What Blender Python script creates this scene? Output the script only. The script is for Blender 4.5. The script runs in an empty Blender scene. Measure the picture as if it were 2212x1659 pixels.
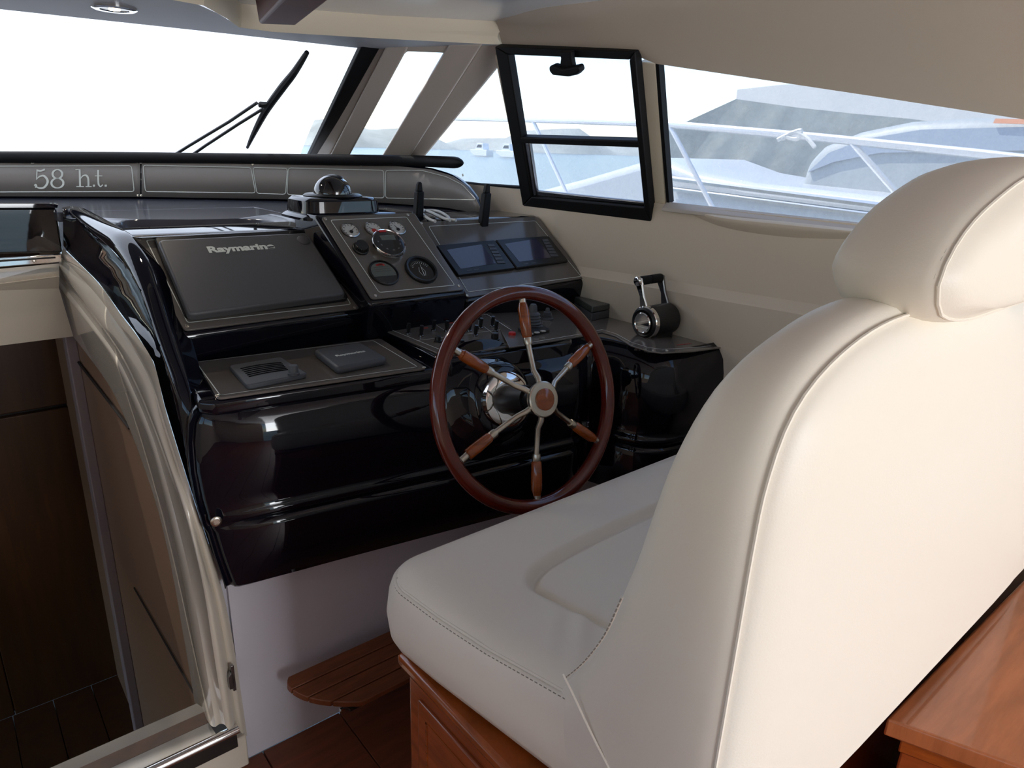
import bpy, bmesh, math, random
import numpy as np
from mathutils import Vector, Matrix
random.seed(4)
# ------------------------------------------------------------------ calibration (boat axes: x starboard, y bow, z up)
FPX, CX, CY = 1500.0, 1106.0, 829.5
def _cam(u, v): return np.array([u - CX, CY - v, -FPX])
_X = _cam(3000, 385); _X /= np.linalg.norm(_X)
_Y = _cam(-212, 274); _Y -= _X * (_Y @ _X); _Y /= np.linalg.norm(_Y)
_Z = np.cross(_X, _Y)
MW = np.array([_X, _Y, _Z])
EYE = np.array([0, 0, 1.4])
def pl(u, v, p, n):
    d = MW @ _cam(u, v); n = np.array(n, float); p = np.array(p, float)
    return Vector(EYE + d * ((p - EYE) @ n) / (d @ n))
def px(u, v, x): return pl(u, v, (x, 0, 0), (1, 0, 0))
def py(u, v, y): return pl(u, v, (0, y, 0), (0, 1, 0))
def pz(u, v, z): return pl(u, v, (0, 0, z), (0, 0, 1))

scn = bpy.context.scene
COL = scn.collection
# ------------------------------------------------------------------ camera
cd = bpy.data.cameras.new('camera'); cam = bpy.data.objects.new('camera', cd); COL.objects.link(cam)
m4 = Matrix.Identity(4)
for i in range(3):
    for j in range(3): m4[i][j] = float(MW[i][j])
m4.translation = Vector(EYE)
cam.matrix_world = m4
cd.sensor_width = 36; cd.lens = 36 * FPX / 2212; cd.clip_start = .02; cd.clip_end = 3000
scn.camera = cam
# ------------------------------------------------------------------ world, sun, exposure
wd = bpy.data.worlds.new('world'); scn.world = wd; wd.use_nodes = True
wn = wd.node_tree.nodes; wl = wd.node_tree.links
bg = wn['Background']; sky = wn.new('ShaderNodeTexSky'); sky.sky_type = 'NISHITA'
sky.sun_disc = False; sky.sun_elevation = math.radians(48); sky.sun_rotation = math.radians(-20)
sky.air_density = 1.0; sky.dust_density = .5; sky.ozone_density = 2.0
wl.new(sky.outputs[0], bg.inputs[0]); bg.inputs[1].default_value = 0.27
def sun(d, e, ang=.6, col=(1, .96, .88)):
    l = bpy.data.lights.new('sun', 'SUN'); l.energy = e; l.angle = math.radians(ang); l.color = col
    o = bpy.data.objects.new('sun', l); COL.objects.link(o)
    o.rotation_euler = Vector(d).to_track_quat('-Z', 'Y').to_euler(); return o
sun((.30, -.62, -.95), 4.6)
def area(loc, d, sx, sy, e, col):
    l = bpy.data.lights.new('aft_doorway_fill', 'AREA'); l.shape = 'RECTANGLE'; l.size = sx; l.size_y = sy; l.energy = e; l.color = col
    o = bpy.data.objects.new('aft_doorway_fill', l); COL.objects.link(o); o.location = loc
    o.rotation_euler = Vector(d).to_track_quat('-Z', 'Y').to_euler(); return o
area((.85, -2.75, 1.25), (.0, 1, .05), 1.2, 1.0, 62, (.95, .97, 1.0))  # added area lamp, fill standing in for daylight through the unseen aft doorway
vs = scn.view_settings; vs.view_transform = 'Standard'; vs.look = 'None'; vs.gamma = 1; vs.exposure = 0.3
try: vs.use_curve_mapping = False
except Exception: pass

# ------------------------------------------------------------------ materials
def srgb(r, g, b):
    f = lambda c: (c / 255 / 12.92) if c / 255 <= .04045 else ((c / 255 + .055) / 1.055) ** 2.4
    return (f(r), f(g), f(b), 1)
def mat(name, col, rough=.5, metal=0, coat=0, spec=.5, bump=0, bscale=200, var=0, vscale=3, bdist=.001, stretch=None, dark=None, emit=None):
    m = bpy.data.materials.new(name); m.use_nodes = True; nt = m.node_tree; b = nt.nodes['Principled BSDF']
    b.inputs['Base Color'].default_value = col; b.inputs['Roughness'].default_value = rough; b.inputs['Metallic'].default_value = metal
    b.inputs['Coat Weight'].default_value = coat; b.inputs['Coat Roughness'].default_value = .03; b.inputs['Specular IOR Level'].default_value = spec
    tc = nt.nodes.new('ShaderNodeTexCoord'); src = tc.outputs['Object']
    if stretch:
        mp = nt.nodes.new('ShaderNodeMapping'); mp.inputs['Scale'].default_value = stretch
        nt.links.new(src, mp.inputs[0]); src = mp.outputs[0]
    if bump:
        n = nt.nodes.new('ShaderNodeTexNoise'); n.inputs['Scale'].default_value = bscale; n.inputs['Detail'].default_value = 4
        bp = nt.nodes.new('ShaderNodeBump'); bp.inputs['Strength'].default_value = bump; bp.inputs['Distance'].default_value = bdist
        nt.links.new(src, n.inputs[0]); nt.links.new(n.outputs[0], bp.inputs['Height']); nt.links.new(bp.outputs[0], b.inputs['Normal'])
    if var:
        n = nt.nodes.new('ShaderNodeTexNoise'); n.inputs['Scale'].default_value = vscale; n.inputs['Detail'].default_value = 6; n.inputs['Roughness'].default_value = .6
        r = nt.nodes.new('ShaderNodeValToRGB')
        d = dark or tuple(c * (1 - var) for c in col[:3]) + (1,)
        r.color_ramp.elements[0].color = d; r.color_ramp.elements[1].color = col
        r.color_ramp.elements[0].position = .35; r.color_ramp.elements[1].position = .65
        nt.links.new(src, n.inputs[0]); nt.links.new(n.outputs[0], r.inputs[0]); nt.links.new(r.outputs[0], b.inputs['Base Color'])
    if emit:
        b.inputs['Emission Color'].default_value = emit[0]; b.inputs['Emission Strength'].default_value = emit[1]
    return m
def glassmat(name, tint=(1, 1, 1, 1), gloss=.035, rough=.0):
    m = bpy.data.materials.new(name); m.use_nodes = True; nt = m.node_tree; nt.nodes.clear()
    o = nt.nodes.new('ShaderNodeOutputMaterial'); t = nt.nodes.new('ShaderNodeBsdfTransparent'); g = nt.nodes.new('ShaderNodeBsdfGlossy')
    f = nt.nodes.new('ShaderNodeValue'); mx = nt.nodes.new('ShaderNodeMixShader'); f.outputs[0].default_value = gloss
    t.inputs[0].default_value = tint; g.inputs['Roughness'].default_value = rough; g.inputs[0].default_value = (1, 1, 1, 1)
    nt.links.new(f.outputs[0], mx.inputs[0]); nt.links.new(t.outputs[0], mx.inputs[1]); nt.links.new(g.outputs[0], mx.inputs[2]); nt.links.new(mx.outputs[0], o.inputs[0])
    return m
def meshcover(name, col, opac, scale=600):
    m = bpy.data.materials.new(name); m.use_nodes = True; nt = m.node_tree; nt.nodes.clear()
    o = nt.nodes.new('ShaderNodeOutputMaterial'); t = nt.nodes.new('ShaderNodeBsdfTransparent'); d = nt.nodes.new('ShaderNodeBsdfDiffuse'); tr = nt.nodes.new('ShaderNodeBsdfTranslucent')
    a = nt.nodes.new('ShaderNodeMixShader'); b = nt.nodes.new('ShaderNodeMixShader'); a.inputs[0].default_value = .6
    d.inputs[0].default_value = col; tr.inputs[0].default_value = col
    n = nt.nodes.new('ShaderNodeTexNoise'); n.inputs['Scale'].default_value = 38; n.inputs['Detail'].default_value = 10; n.inputs['Roughness'].default_value = .75
    tc = nt.nodes.new('ShaderNodeTexCoord'); mr = nt.nodes.new('ShaderNodeMapRange')
    mr.inputs['To Min'].default_value = opac - .16; mr.inputs['To Max'].default_value = opac + .16
    nt.links.new(tc.outputs['Object'], n.inputs[0]); nt.links.new(n.outputs[0], mr.inputs[0]); nt.links.new(mr.outputs[0], b.inputs[0])
    nt.links.new(d.outputs[0], a.inputs[1]); nt.links.new(tr.outputs[0], a.inputs[2])
    nt.links.new(t.outputs[0], b.inputs[1]); nt.links.new(a.outputs[0], b.inputs[2]); nt.links.new(b.outputs[0], o.inputs[0])
    return m
M = dict(
 black=mat('black_gelcoat', (.0035, .004, .009, 1), .035, spec=.5),
 deck=mat('dusty_black_gelcoat', (.050, .055, .075, 1), .17, spec=.5),
 blackm=mat('black_plastic', (.008, .008, .009, 1), .35),
 rubber=mat('black_rubber', (.004, .004, .005, 1), .6, spec=.25),
 panel=mat('brown_grey_panel', (.15, .132, .116, 1), .13, spec=.5),
 fascia=mat('taupe_fascia_panel', (.23, .208, .19, 1), .4, spec=.4),
 line=mat('pale_line_print', (.72, .75, .70, 1), .5),
 tgrey=mat('grey_plastic', (.075, .08, .09, 1), .5, bump=.1),
 tcover=mat('dark_grey_cover', (.09, .09, .094, 1), .42, bump=.15, bscale=900),
 lining=mat('cream_headlining', (.74, .635, .51, 1), .75, bump=.25, bscale=500, bdist=.0006),
 header=mat('ivory_header', (.80, .71, .56, 1), .55, bump=.1, bscale=400),
 white=mat('white_wall_gelcoat', (.60, .57, .61, 1), .45, bump=.05),
 cream=mat('cream_gelcoat', (.66, .58, .47, 1), .16, coat=.5),
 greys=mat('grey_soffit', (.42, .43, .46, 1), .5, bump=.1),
 pillar=mat('beige_pillar', (.55, .48, .42, 1), .45),
 leather=mat('cream_leather', (.81, .745, .645, 1), .46, spec=.35, bump=.25, bscale=420, bdist=.0006),
 thread=mat('grey_thread', (.30, .26, .22, 1), .8),
 rim=mat('red_mahogany_rim', (.13, .013, .006, 1), .14, coat=.5, var=.35, vscale=12, stretch=(1, 1, 1)),
 teakh=mat('varnished_teak', (.36, .078, .011, 1), .2, coat=.7, var=.4, vscale=14, stretch=(1, 1, 6)),
 cab=mat('red_brown_cabinet_wood', (.36, .075, .014, 1), .25, coat=.4, var=.35, vscale=3, stretch=(2, 2, 14)),
 top=mat('cabinet_top_wood', (.45, .14, .05, 1), .22, coat=.5, var=.3, vscale=3, stretch=(2, 16, 2)),
 floorw=mat('dark_mahogany_floor', (.22, .055, .018, 1), .5, var=.4, vscale=4, stretch=(1, 8, 1)),
 foot=mat('teak_footrest', (.22, .065, .022, 1), .45, var=.3, vscale=6, stretch=(2, 16, 2)),
 seam=mat('dark_caulk', (.012, .006, .004, 1), .6),
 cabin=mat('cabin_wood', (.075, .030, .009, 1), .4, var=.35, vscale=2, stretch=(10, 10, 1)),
 cabinp=mat('cabin_pale_panel', (.26, .16, .10, 1), .4),
 chrome=mat('polished_chrome', (.85, .84, .82, 1), .06, metal=1),
 steel=mat('brushed_nickel', (.62, .57, .48, 1), .28, metal=1),
 alu=mat('dark_alloy', (.28, .28, .29, 1), .25, metal=1),
 railm=mat('pale_steel', (.8, .8, .8, 1), .35, metal=.6),
 dial=mat('white_dial', (.62, .60, .55, 1), .5),
 dialk=mat('black_dial', (.012, .012, .013, 1), .2, coat=.5),
 lcd=mat('grey_liquid_crystal', (.13, .14, .12, 1), .25),
 screen=mat('dark_violet_screen', (.05, .045, .075, 1), .12, coat=.6),
 red=mat('red_plastic', (.55, .012, .012, 1), .3),
 redp=mat('red_print', (.45, .03, .02, 1), .5),
 orange=mat('orange_print', (.5, .10, .03, 1), .5),
 cable=mat('white_cable', (.7, .7, .66, 1), .4),
 plexi=mat('smoked_acrylic', (.006, .006, .008, 1), .03, coat=1),
 glass=glassmat('clear_glass'),
 cover=meshcover('white_mesh_cover', (.95, .95, .95, 1), .82),
 cover2=meshcover('thin_white_mesh', (.9, .92, .94, 1), .31),
 sea=mat('sea_water', (.10, .12, .11, 1), .25, bump=.6, bscale=1.2, bdist=.2),
 hill=mat('hazy_hill', (.42, .44, .40, 1), .9, var=.3, vscale=.03),
 hull=mat('white_boat_gelcoat', (.85, .87, .9, 1), .2, coat=.4),
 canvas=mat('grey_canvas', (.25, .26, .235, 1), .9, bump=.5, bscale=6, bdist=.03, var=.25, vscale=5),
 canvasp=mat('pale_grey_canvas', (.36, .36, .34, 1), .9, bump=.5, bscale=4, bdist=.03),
 rope=mat('pale_rope', (.75, .74, .70, 1), .8),
 orangec=mat('orange_canvas', (.75, .28, .10, 1), .8),
 lampm=mat('lamp_glow', (1, .8, .55, 1), .3, emit=((1, .72, .40, 1), 22)),
)
# ------------------------------------------------------------------ mesh helpers
def link(o, parent=None):
    COL.objects.link(o)
    if parent:
        o.parent = parent
    return o
def build(name, verts, faces, m, parent=None, smooth=False, bevel=0, seg=2, solid=0, sub=0, angle=35):
    me = bpy.data.meshes.new(name); off = Vector(parent.location) if parent and parent.parent is None else (Vector(parent['_w']) if parent else Vector((0, 0, 0)))
    me.from_pydata([tuple(Vector(v) - off) for v in verts], [], faces); me.validate()
    me.materials.append(m)
    bm = bmesh.new(); bm.from_mesh(me); bmesh.ops.remove_doubles(bm, verts=bm.verts, dist=1e-5); bmesh.ops.recalc_face_normals(bm, faces=bm.faces); bm.to_mesh(me); bm.free()
    o = bpy.data.objects.new(name, me); link(o, parent)
    o['_w'] = tuple(off)
    if solid:
        s = o.modifiers.new('solid', 'SOLIDIFY'); s.thickness = solid; s.offset = 0
    if sub:
        s = o.modifiers.new('sub', 'SUBSURF'); s.levels = sub; s.render_levels = sub
    if bevel:
        b = o.modifiers.new('bevel', 'BEVEL'); b.width = bevel; b.segments = seg; b.limit_method = 'ANGLE'; b.angle_limit = math.radians(30); b.harden_normals = False
    if smooth or bevel:
        for p in me.polygons: p.use_smooth = True
        if not sub: me.set_sharp_from_angle(angle=math.radians(angle if not bevel else 80))
    return o
def thing(name, loc, label=None, cat=None, group=None, kind=None):
    o = bpy.data.objects.new(name, None); o.empty_display_size = .02; link(o); o.location = loc; o['_w'] = tuple(loc)
    return tag(o, label, cat, group, kind)
def tag(o, label=None, cat=None, group=None, kind=None):
    if label: o['label'] = label
    if cat: o['category'] = cat
    if group: o['group'] = group
    if kind: o['kind'] = kind
    return o
def struct(o, label=None): return tag(o, label, kind='structure')
class G:
    """collects geometry for one mesh"""
    def __init__(s): s.v = []; s.f = []
    def add(s, v, f):
        k = len(s.v); s.v += [Vector(a) for a in v]; s.f += [tuple(i + k for i in q) for q in f]; return s
    def prism(s, pts, d):
        n = len(pts); d = Vector(d); pts = [Vector(p) for p in pts]
        s.add(pts + [p + d for p in pts], [tuple(range(n))[::-1], tuple(range(n, 2 * n))] + [(i, (i + 1) % n, (i + 1) % n + n, i + n) for i in range(n)]); return s
    def box(s, a, b):
        x0, y0, z0 = a; x1, y1, z1 = b
        return s.prism([(x0, y0, z0), (x1, y0, z0), (x1, y1, z0), (x0, y1, z0)], (0, 0, z1 - z0))
    def loft(s, rings, closed=False, caps=False):
        n = len(rings[0]); v = [p for r in rings for p in r]; f = []
        for i in range(len(rings) - 1):
            for j in range(n if closed else n - 1):
                k = (j + 1) % n; f.append((i * n + j, i * n + k, (i + 1) * n + k, (i + 1) * n + j))
        if caps: f += [tuple(range(n))[::-1], tuple(range((len(rings) - 1) * n, len(rings) * n))]
        s.add(v, f); return s
    def tube(s, path, r, n=10, closed=False, caps=True):
        path = [Vector(p) for p in path]; L = len(path); rings = []
        up = None
        for i, p in enumerate(path):
            if closed: t = (path[(i + 1) % L] - path[i - 1])
            else: t = path[min(i + 1, L - 1)] - path[max(i - 1, 0)]
            t.normalize()
            if up is None: up = t.orthogonal().normalized()
            up = (up - t * up.dot(t)).normalized(); w = t.cross(up)
            rr = r[i] if isinstance(r, (list, tuple)) else r
            rings.append([p + (up * math.cos(a) + w * math.sin(a)) * rr for a in [2 * math.pi * k / n for k in range(n)]])
        if closed: rings.append(rings[0]); return s.loft(rings, True)
        return s.loft(rings, True, caps)
    def lathe(s, o, ax, prof, n=32, ref=None):
        o = Vector(o); ax = Vector(ax).normalized(); e = (Vector(ref) - ax * Vector(ref).dot(ax)).normalized() if ref is not None else ax.orthogonal().normalized(); w = ax.cross(e)
        rings = [[o + ax * h + (e * math.cos(a) + w * math.sin(a)) * max(r, 1e-5) for a in [2 * math.pi * k / n for k in range(n)]] for r, h in prof]
        return s.loft(rings, True, True)
    def out(s, name, m, parent=None, **k): return build(name, s.v, s.f, m, parent, **k)
class Fr:
    """a flat face in the scene: origin, in-plane axes, normal"""
    def __init__(s, o, ex, n):
        s.o = Vector(o); s.n = Vector(n).normalized(); ex = Vector(ex); s.x = (ex - s.n * ex.dot(s.n)).normalized(); s.y = s.n.cross(s.x)
    def p(s, a, b, c=0): return s.o + s.x * a + s.y * b + s.n * c
    def px(s, u, v, c=0):
        q = pl(u, v, s.o + s.n * c, s.n); return q
    def ab(s, u, v, c=0):
        q = s.px(u, v, c) - s.o; return q.dot(s.x), q.dot(s.y)
    def slab(s, uv, c0, c1, g=None):
        g = g or G(); g.prism([s.p(a, b, c0) for a, b in uv], s.n * (c1 - c0)); return g
    def rect(s, a0, b0, a1, b1, c0, c1, g=None): return s.slab([(a0, b0), (a1, b0), (a1, b1), (a0, b1)], c0, c1, g)
def frame3(p, q, r):
    """frame through p (origin), q (x direction), r (a point on the +y side)"""
    p, q, r = Vector(p), Vector(q), Vector(r); n = (q - p).cross(r - p); return Fr(p, q - p, n)
def strip(fr, pts, w, closed=True, c=.0012, g=None):
    """thin printed line around a 2D polyline on a face"""
    g = g or G(); n = len(pts)
    for i in range(n if closed else n - 1):
        a = Vector((*pts[i], 0)); b = Vector((*pts[(i + 1) % n], 0)); t = (b - a).normalized(); s_ = Vector((-t.y, t.x, 0)) * w / 2; a2 = a - t * w / 2; b2 = b + t * w / 2
        g.add([fr.p(q.x, q.y, c) for q in (a2 - s_, b2 - s_, b2 + s_, a2 + s_)], [(0, 1, 2, 3)])
    return g
def rrect(a0, b0, a1, b1, r, n=4):
    out = []
    for cx, cy, s in ((a1 - r, b1 - r, 0), (a0 + r, b1 - r, 1), (a0 + r, b0 + r, 2), (a1 - r, b0 + r, 3)):
        for k in range(n + 1):
            t = math.pi / 2 * (s + k / n); out.append((cx + r * math.cos(t), cy + r * math.sin(t)))
    return out
def rpoly(pts, r, n=4):
    """round the corners of a 2D polygon"""
    out = []; N = len(pts)
    for i in range(N):
        p = Vector((*pts[i], 0)); a = Vector((*pts[i - 1], 0)) - p; b = Vector((*pts[(i + 1) % N], 0)) - p
        rr = min(r, a.length * .45, b.length * .45); A = p + a.normalized() * rr; B = p + b.normalized() * rr
        for k in range(n + 1):
            t = k / n; q = A * (1 - t) ** 2 + p * 2 * t * (1 - t) + B * t * t; out.append((q.x, q.y))
    return out
def text(name, body, fr, a, b, size, m, parent, ext=.0006, c=.001, bold=0, shear=0, sx=1.0, label=None):
    cu = bpy.data.curves.new(name, 'FONT'); cu.body = body; cu.size = size; cu.extrude = ext; cu.offset = bold; cu.align_x = 'CENTER'; cu.align_y = 'CENTER'; cu.shear = shear
    t = bpy.data.objects.new('tmp', cu); COL.objects.link(t); dg = bpy.context.evaluated_depsgraph_get(); dg.update()
    me = bpy.data.meshes.new_from_object(t.evaluated_get(dg)); COL.objects.unlink(t); bpy.data.objects.remove(t)
    off = Vector(parent['_w'])
    for v in me.vertices:
        v.co = fr.p(a + v.co.x * sx, b + v.co.y, c + v.co.z) - off
    me.materials.clear(); me.materials.append(m)
    o = bpy.data.objects.new(name, me); link(o, parent); o['_w'] = tuple(off)
    if label: o['label'] = label
    return o
def screw(fr, a, b, parent, r=.004, c=0):
    g = G(); g.lathe(fr.p(a, b, c), fr.n, [(r, 0), (r, .0012), (r * .7, .002), (r * .3, .0014)], 12); o = g.out('screw', M['steel'], parent, smooth=True)
    return o
def catmull(pts, k=8):
    pts = [Vector(p) for p in pts]; out = []
    for i in range(len(pts) - 1):
        p0 = pts[max(i - 1, 0)]; p1 = pts[i]; p2 = pts[i + 1]; p3 = pts[min(i + 2, len(pts) - 1)]
        for j in range(k):
            t = j / k; out.append(.5 * ((2 * p1) + (p2 - p0) * t + (2 * p0 - 5 * p1 + 4 * p2 - p3) * t * t + (3 * p1 - p0 - 3 * p2 + p3) * t ** 3))
    return out + [pts[-1]]
def resample(pts, n):
    pts = [Vector(p) for p in pts]; d = [0]
    for a, b in zip(pts, pts[1:]): d.append(d[-1] + (b - a).length)
    out = []; j = 0
    for k in range(n):
        t = d[-1] * k / (n - 1)
        while j < len(d) - 2 and d[j + 1] < t: j += 1
        s = (t - d[j]) / max(d[j + 1] - d[j], 1e-9); out.append(pts[j].lerp(pts[j + 1], min(max(s, 0), 1)))
    return out
def merge_into(o, *others):
    bm = bmesh.new(); bm.from_mesh(o.data)
    for q in others: bm.from_mesh(q.data)
    bm.to_mesh(o.data); bm.free()
    for q in others: bpy.data.objects.remove(q)
    return o

# ================================================================== THE SETTING
SILL = 1.362
# starboard side: lower lining x=1.6 up to the belt, window plane tilts inboard above it
TP, TN = (1.6, 0, 1.267), Vector((.333, 0, .14)).normalized()
def tp(u, v, off=0): return pl(u, v, Vector(TP) - TN * off, TN)
def tz(y, z): return Vector((1.6 - (z - 1.267) * .14 / .333, y, z))

g = G()
low = [(1.6, y, 0.0) for y in (-2.6, 0, 1.3, 2.6, 3.4)]
top = [(1.6, -2.6, 1.262), (1.6, 0, 1.264), (1.6, 1.3, 1.267), (1.6, 2.45, 1.267), (1.6, 3.4, 1.267)]
g.loft([low, top])
# belt ledge and the sloping crease running under the windows
wr = g.out('wall_right', M['lining'], solid=.012); struct(wr)
# the long soft bulge in the lining, just below the side window
bul = [px(1470, 452, 1.594), px(1560, 490, 1.594), px(1700, 512, 1.594), px(1880, 517, 1.594), px(2100, 520, 1.594)]
bt = [px(1470, 447, 1.594), px(1560, 462, 1.594), px(1700, 475, 1.594), px(1880, 496, 1.594), px(2100, 520, 1.594)]
c1 = resample(catmull(bul), 40); c0 = resample(catmull(bt), 40)
rings = []
for k in range(9):
    t = k / 8; rings.append([c0[i].lerp(c1[i], t) + Vector((-.020 * math.sin(math.pi * t ** .6) * min(1, i / 8), 0, 0)) for i in range(40)])
s = G().loft(rings).out('trim_1', M['lining'], smooth=True); struct(s)
rg = [px(*p, 1.594) for p in ((1240, 592), (1420, 622), (1560, 648), (1700, 672), (1860, 700))]
g = G(); a_ = resample(catmull(rg), 30)
g.loft([[p + Vector((.002, 0, .035)) for p in a_], [p + Vector((-.006, 0, .006)) for p in a_], [p + Vector((-.012, 0, 0)) for p in a_], [p + Vector((-.010, 0, -.03)) for p in a_], [p + Vector((.004, 0, -.16)) for p in a_]])
struct(g.out('trim_2', M['lining'], smooth=True))

# upper side panel (leans in from the window tops to the ceiling)
A0 = tp(1085, 97); A1 = tp(2212, 258)
wtop = [A0, tp(1190, 103), tp(1290, 111), tp(1380, 123), tp(1418, 138), tp(1600, 165), tp(1900, 210), A1, A1 + (A1 - tp(1900, 210)) * 4 + Vector((0, -1.2, .05))]
crs = [Vector((1.365, 1.75, 1.75)), Vector((1.312, 1.615, 1.75)), Vector((1.26, 1.48, 1.75)), Vector((1.245, 1.40, 1.755)), Vector((1.235, 1.33, 1.76)), Vector((1.2, 1.15, 1.77)), Vector((1.17, .9, 1.80)), Vector((1.15, .5, 1.82)), Vector((1.15, -2.6, 1.82))]
mid = [a.lerp(b, .5) + Vector((.035, 0, .03)) * min(1, i / 5) for i, (a, b) in enumerate(zip(wtop, crs))]
q1 = [a * .56 + b * .06 + m_ * .38 for a, b, m_ in zip(wtop, crs, mid)]; q3 = [a * .06 + b * .56 + m_ * .38 for a, b, m_ in zip(wtop, crs, mid)]
struct(G().loft([wtop, q1, mid, q3, crs]).out('wall_right_upper', M['lining'], smooth=True, angle=60))

# header over the windscreen: soffit (grey) and ivory face
hz = 1.69
hb = [pz(370, 0, hz), pz(440, 12, hz), pz(490, 40, hz), pz(520, 62, hz), pz(600, 70, hz), pz(820, 83, hz), pz(1085, 97, hz)]
hb = [Vector((.10, 1.75, hz)), Vector((-1.5, 1.75, hz))][::-1] + hb
hb = [Vector((p.x, p.y, hz)) for p in hb]
htop = [Vector((p.x - .0, p.y - .02, 1.80)) for p in hb]
htop[-1] = Vector((1.365, 1.75, 1.75))
struct(G().loft([hb, [p + Vector((0, -.012, .02)) for p in hb], [a.lerp(b, .5) + Vector((0, -.012, 0)) for a, b in zip(hb, htop)], htop]).out('trim_3', M['header'], smooth=True))
sf = [pz(0, 20, hz), pz(420, 65, hz), pz(800, 107, hz), Vector((1.36, 2.0, hz)), Vector((1.426, 1.79, hz))]
sf = [Vector((-1.5, 2.40, hz)), Vector((-.4, 2.42, hz))] + sf
n_ = 30
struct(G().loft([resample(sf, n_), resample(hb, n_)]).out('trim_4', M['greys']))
# ceiling
cl = [p.copy() for p in htop] + [Vector((1.26, 1.48, 1.75)), Vector((1.2, 1.2, 1.77)), Vector((1.17, .9, 1.80)), Vector((1.15, .5, 1.82)), Vector((1.15, -2.6, 1.82)), Vector((-1.5, -2.6, 1.82))]
g = G(); c = Vector((.2, .4, 1.84)); N = len(cl); g.add(cl + [c], [(i, (i + 1) % N, N) for i in range(N)])
struct(g.out('ceiling', M['lining'], smooth=True, angle=60))
# roof shell outside, keeps the sun out
g = G(); g.prism([(-1.9, 2.42, 1.75), (1.15, 2.42, 1.75), (1.48, 2.0, 1.75), (1.5, 1.2, 1.75), (1.56, -2.9, 1.62), (-1.9, -2.9, 1.75)], (0, 0, .16))
struct(g.out('trim_5', M['hull']))
# port side, aft bulkhead, floor, under-dash bulkhead
g = G(); g.box((-1.62, -2.6, 0), (-1.58, 3.2, 1.1)); g.box((-1.62, -2.6, 1.1), (-1.58, -1.9, 1.86)); g.box((-1.62, -.4, 1.1), (-1.58, -.1, 1.86)); g.box((-1.62, 1.5, 1.1), (-1.58, 3.2, 1.86)); g.box((-1.62, -2.6, 1.6), (-1.58, 3.2, 1.86))
struct(g.out('wall_left', M['lining']))
g = G(); g.box((-1.6, -2.64, 0), (.15, -2.6, 1.86)); g.box((1.5, -2.64, 0), (1.6, -2.6, 1.86)); g.box((.15, -2.64, 1.78), (1.5, -2.6, 1.86))
struct(g.out('wall_back', M['lining']))
fl = thing('floor', (0, 0, 0), kind='structure')
k = 0
for i in range(16):
    x0 = -1.6 + i * .2
    g = G(); g.box((x0 + .001, -2.6, -.02), (x0 + .199, SILL - .001, 0)); g.out('plank', M['floorw'], fl, bevel=.0015, seg=1)
wb = G(); wb.box((.364, SILL, -.0), (1.6, SILL + .03, .55)); wb.box((.331, SILL + .012, 0), (.364, SILL + .03, .58)); struct(wb.out('wall_front', M['white']))

# ------------------------------------------------------------------ companionway: jamb mouldings, header, sill, cabin beyond
def curve(pts, n=60):  # (u, v, y) -> smooth world curve
    return resample(catmull([py(u, v, y) for u, v, y in pts], 8), n)
ys = lambda l: l
def jc(pts, x0, ymin, n=90):
    out = []
    for u, v in pts:
        p = px(u, v, x0)
        if p.y < ymin: p = py(u, v, ymin)
        out.append(p)
    return resample(catmull(out, 8), n)
C3 = jc([(136, 536), (211, 610), (262, 681), (295, 724), (333, 787), (356, 880), (388, 985), (422, 1091), (456, 1192), (484, 1290), (506, 1400), (534, 1590)], .312, 1.362)
C2b = jc([(132, 556), (205, 632), (255, 702), (288, 752), (324, 822), (348, 905), (378, 1000), (409, 1091), (440, 1192), (466, 1290), (487, 1400), (514, 1572)], .309, 1.356)
C2 = jc([(127, 580), (194, 669), (253, 749), (295, 829), (331, 915), (364, 1006), (392, 1091), (422, 1192), (443, 1290), (460, 1400), (486, 1566)], .300, 1.340)
C1b = jc([(127, 604), (196, 692), (251, 768), (295, 858), (330, 945), (360, 1045), (383, 1130), (407, 1230), (424, 1320), (438, 1400), (466, 1570)], .304, 1.352)
C1 = jc([(127, 622), (198, 711), (249, 787), (292, 880), (327, 968), (357, 1080), (380, 1175), (399, 1270), (412, 1350), (421, 1400), (449, 1558)], .300, 1.356)
C0 = jc([(127, 690), (170, 742), (236, 833), (278, 922), (310, 1006), (338, 1091), (363, 1192), (384, 1300), (392, 1350), (401, 1400), (421, 1520)], .318, 1.48)
df = thing('door_1', (.30, 1.6, 0), kind='structure')
def bulge(A, B, h, n=6):
    out = []
    for k in range(n + 1):
        t = k / n; out.append([a.lerp(b, t) + Vector((-.35 * h, -h, 0)) * math.sin(math.pi * t) for a, b in zip(A, B)])
    return out
G().loft(bulge(C3, C2b, .006)).out('outer_moulding', M['cream'], df, smooth=True, angle=60)
G().loft(bulge(C2b, C2, .014)).out('round_moulding', M['cream'], df, smooth=True, angle=60)
G().loft(bulge(C2, C1b, -.006)).out('groove_moulding', M['cream'], df, smooth=True, angle=60)
G().loft(bulge(C1b, C1, .006)).out('inner_moulding', M['cream'], df, smooth=True, angle=60)
G().loft([C1, C0]).out('jamb_reveal', M['cream'], df, smooth=True, angle=60)
HY = 2.50
def hq(name, v0l, v0r, v1l, v1r, ur0, ur1, y0, y1, m, n=None):
    a = [py(ur0, v0r, y0), py(-60, v0l - (v0r - v0l) * .45, y0)]; b = [py(ur1, v1r, y1), py(-60, v1l - (v1r - v1l) * .45, y1)]
    for q in (a, b): q.append(q[1] + (q[1] - q[0]) * 5)
    return G().loft([a, b]).out(name, m, df, solid=.004)
hq('header_top_band', 582, 570, 612, 596, 128, 128, 2.56, 2.50, M['cream'])
hq('header_ledge', 612, 596, 627, 622, 128, 127, 2.50, 2.55, M['cream'])
hq('header_face', 627, 622, 745, 726, 127, 158, 2.55, 2.60, M['cream'])
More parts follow.
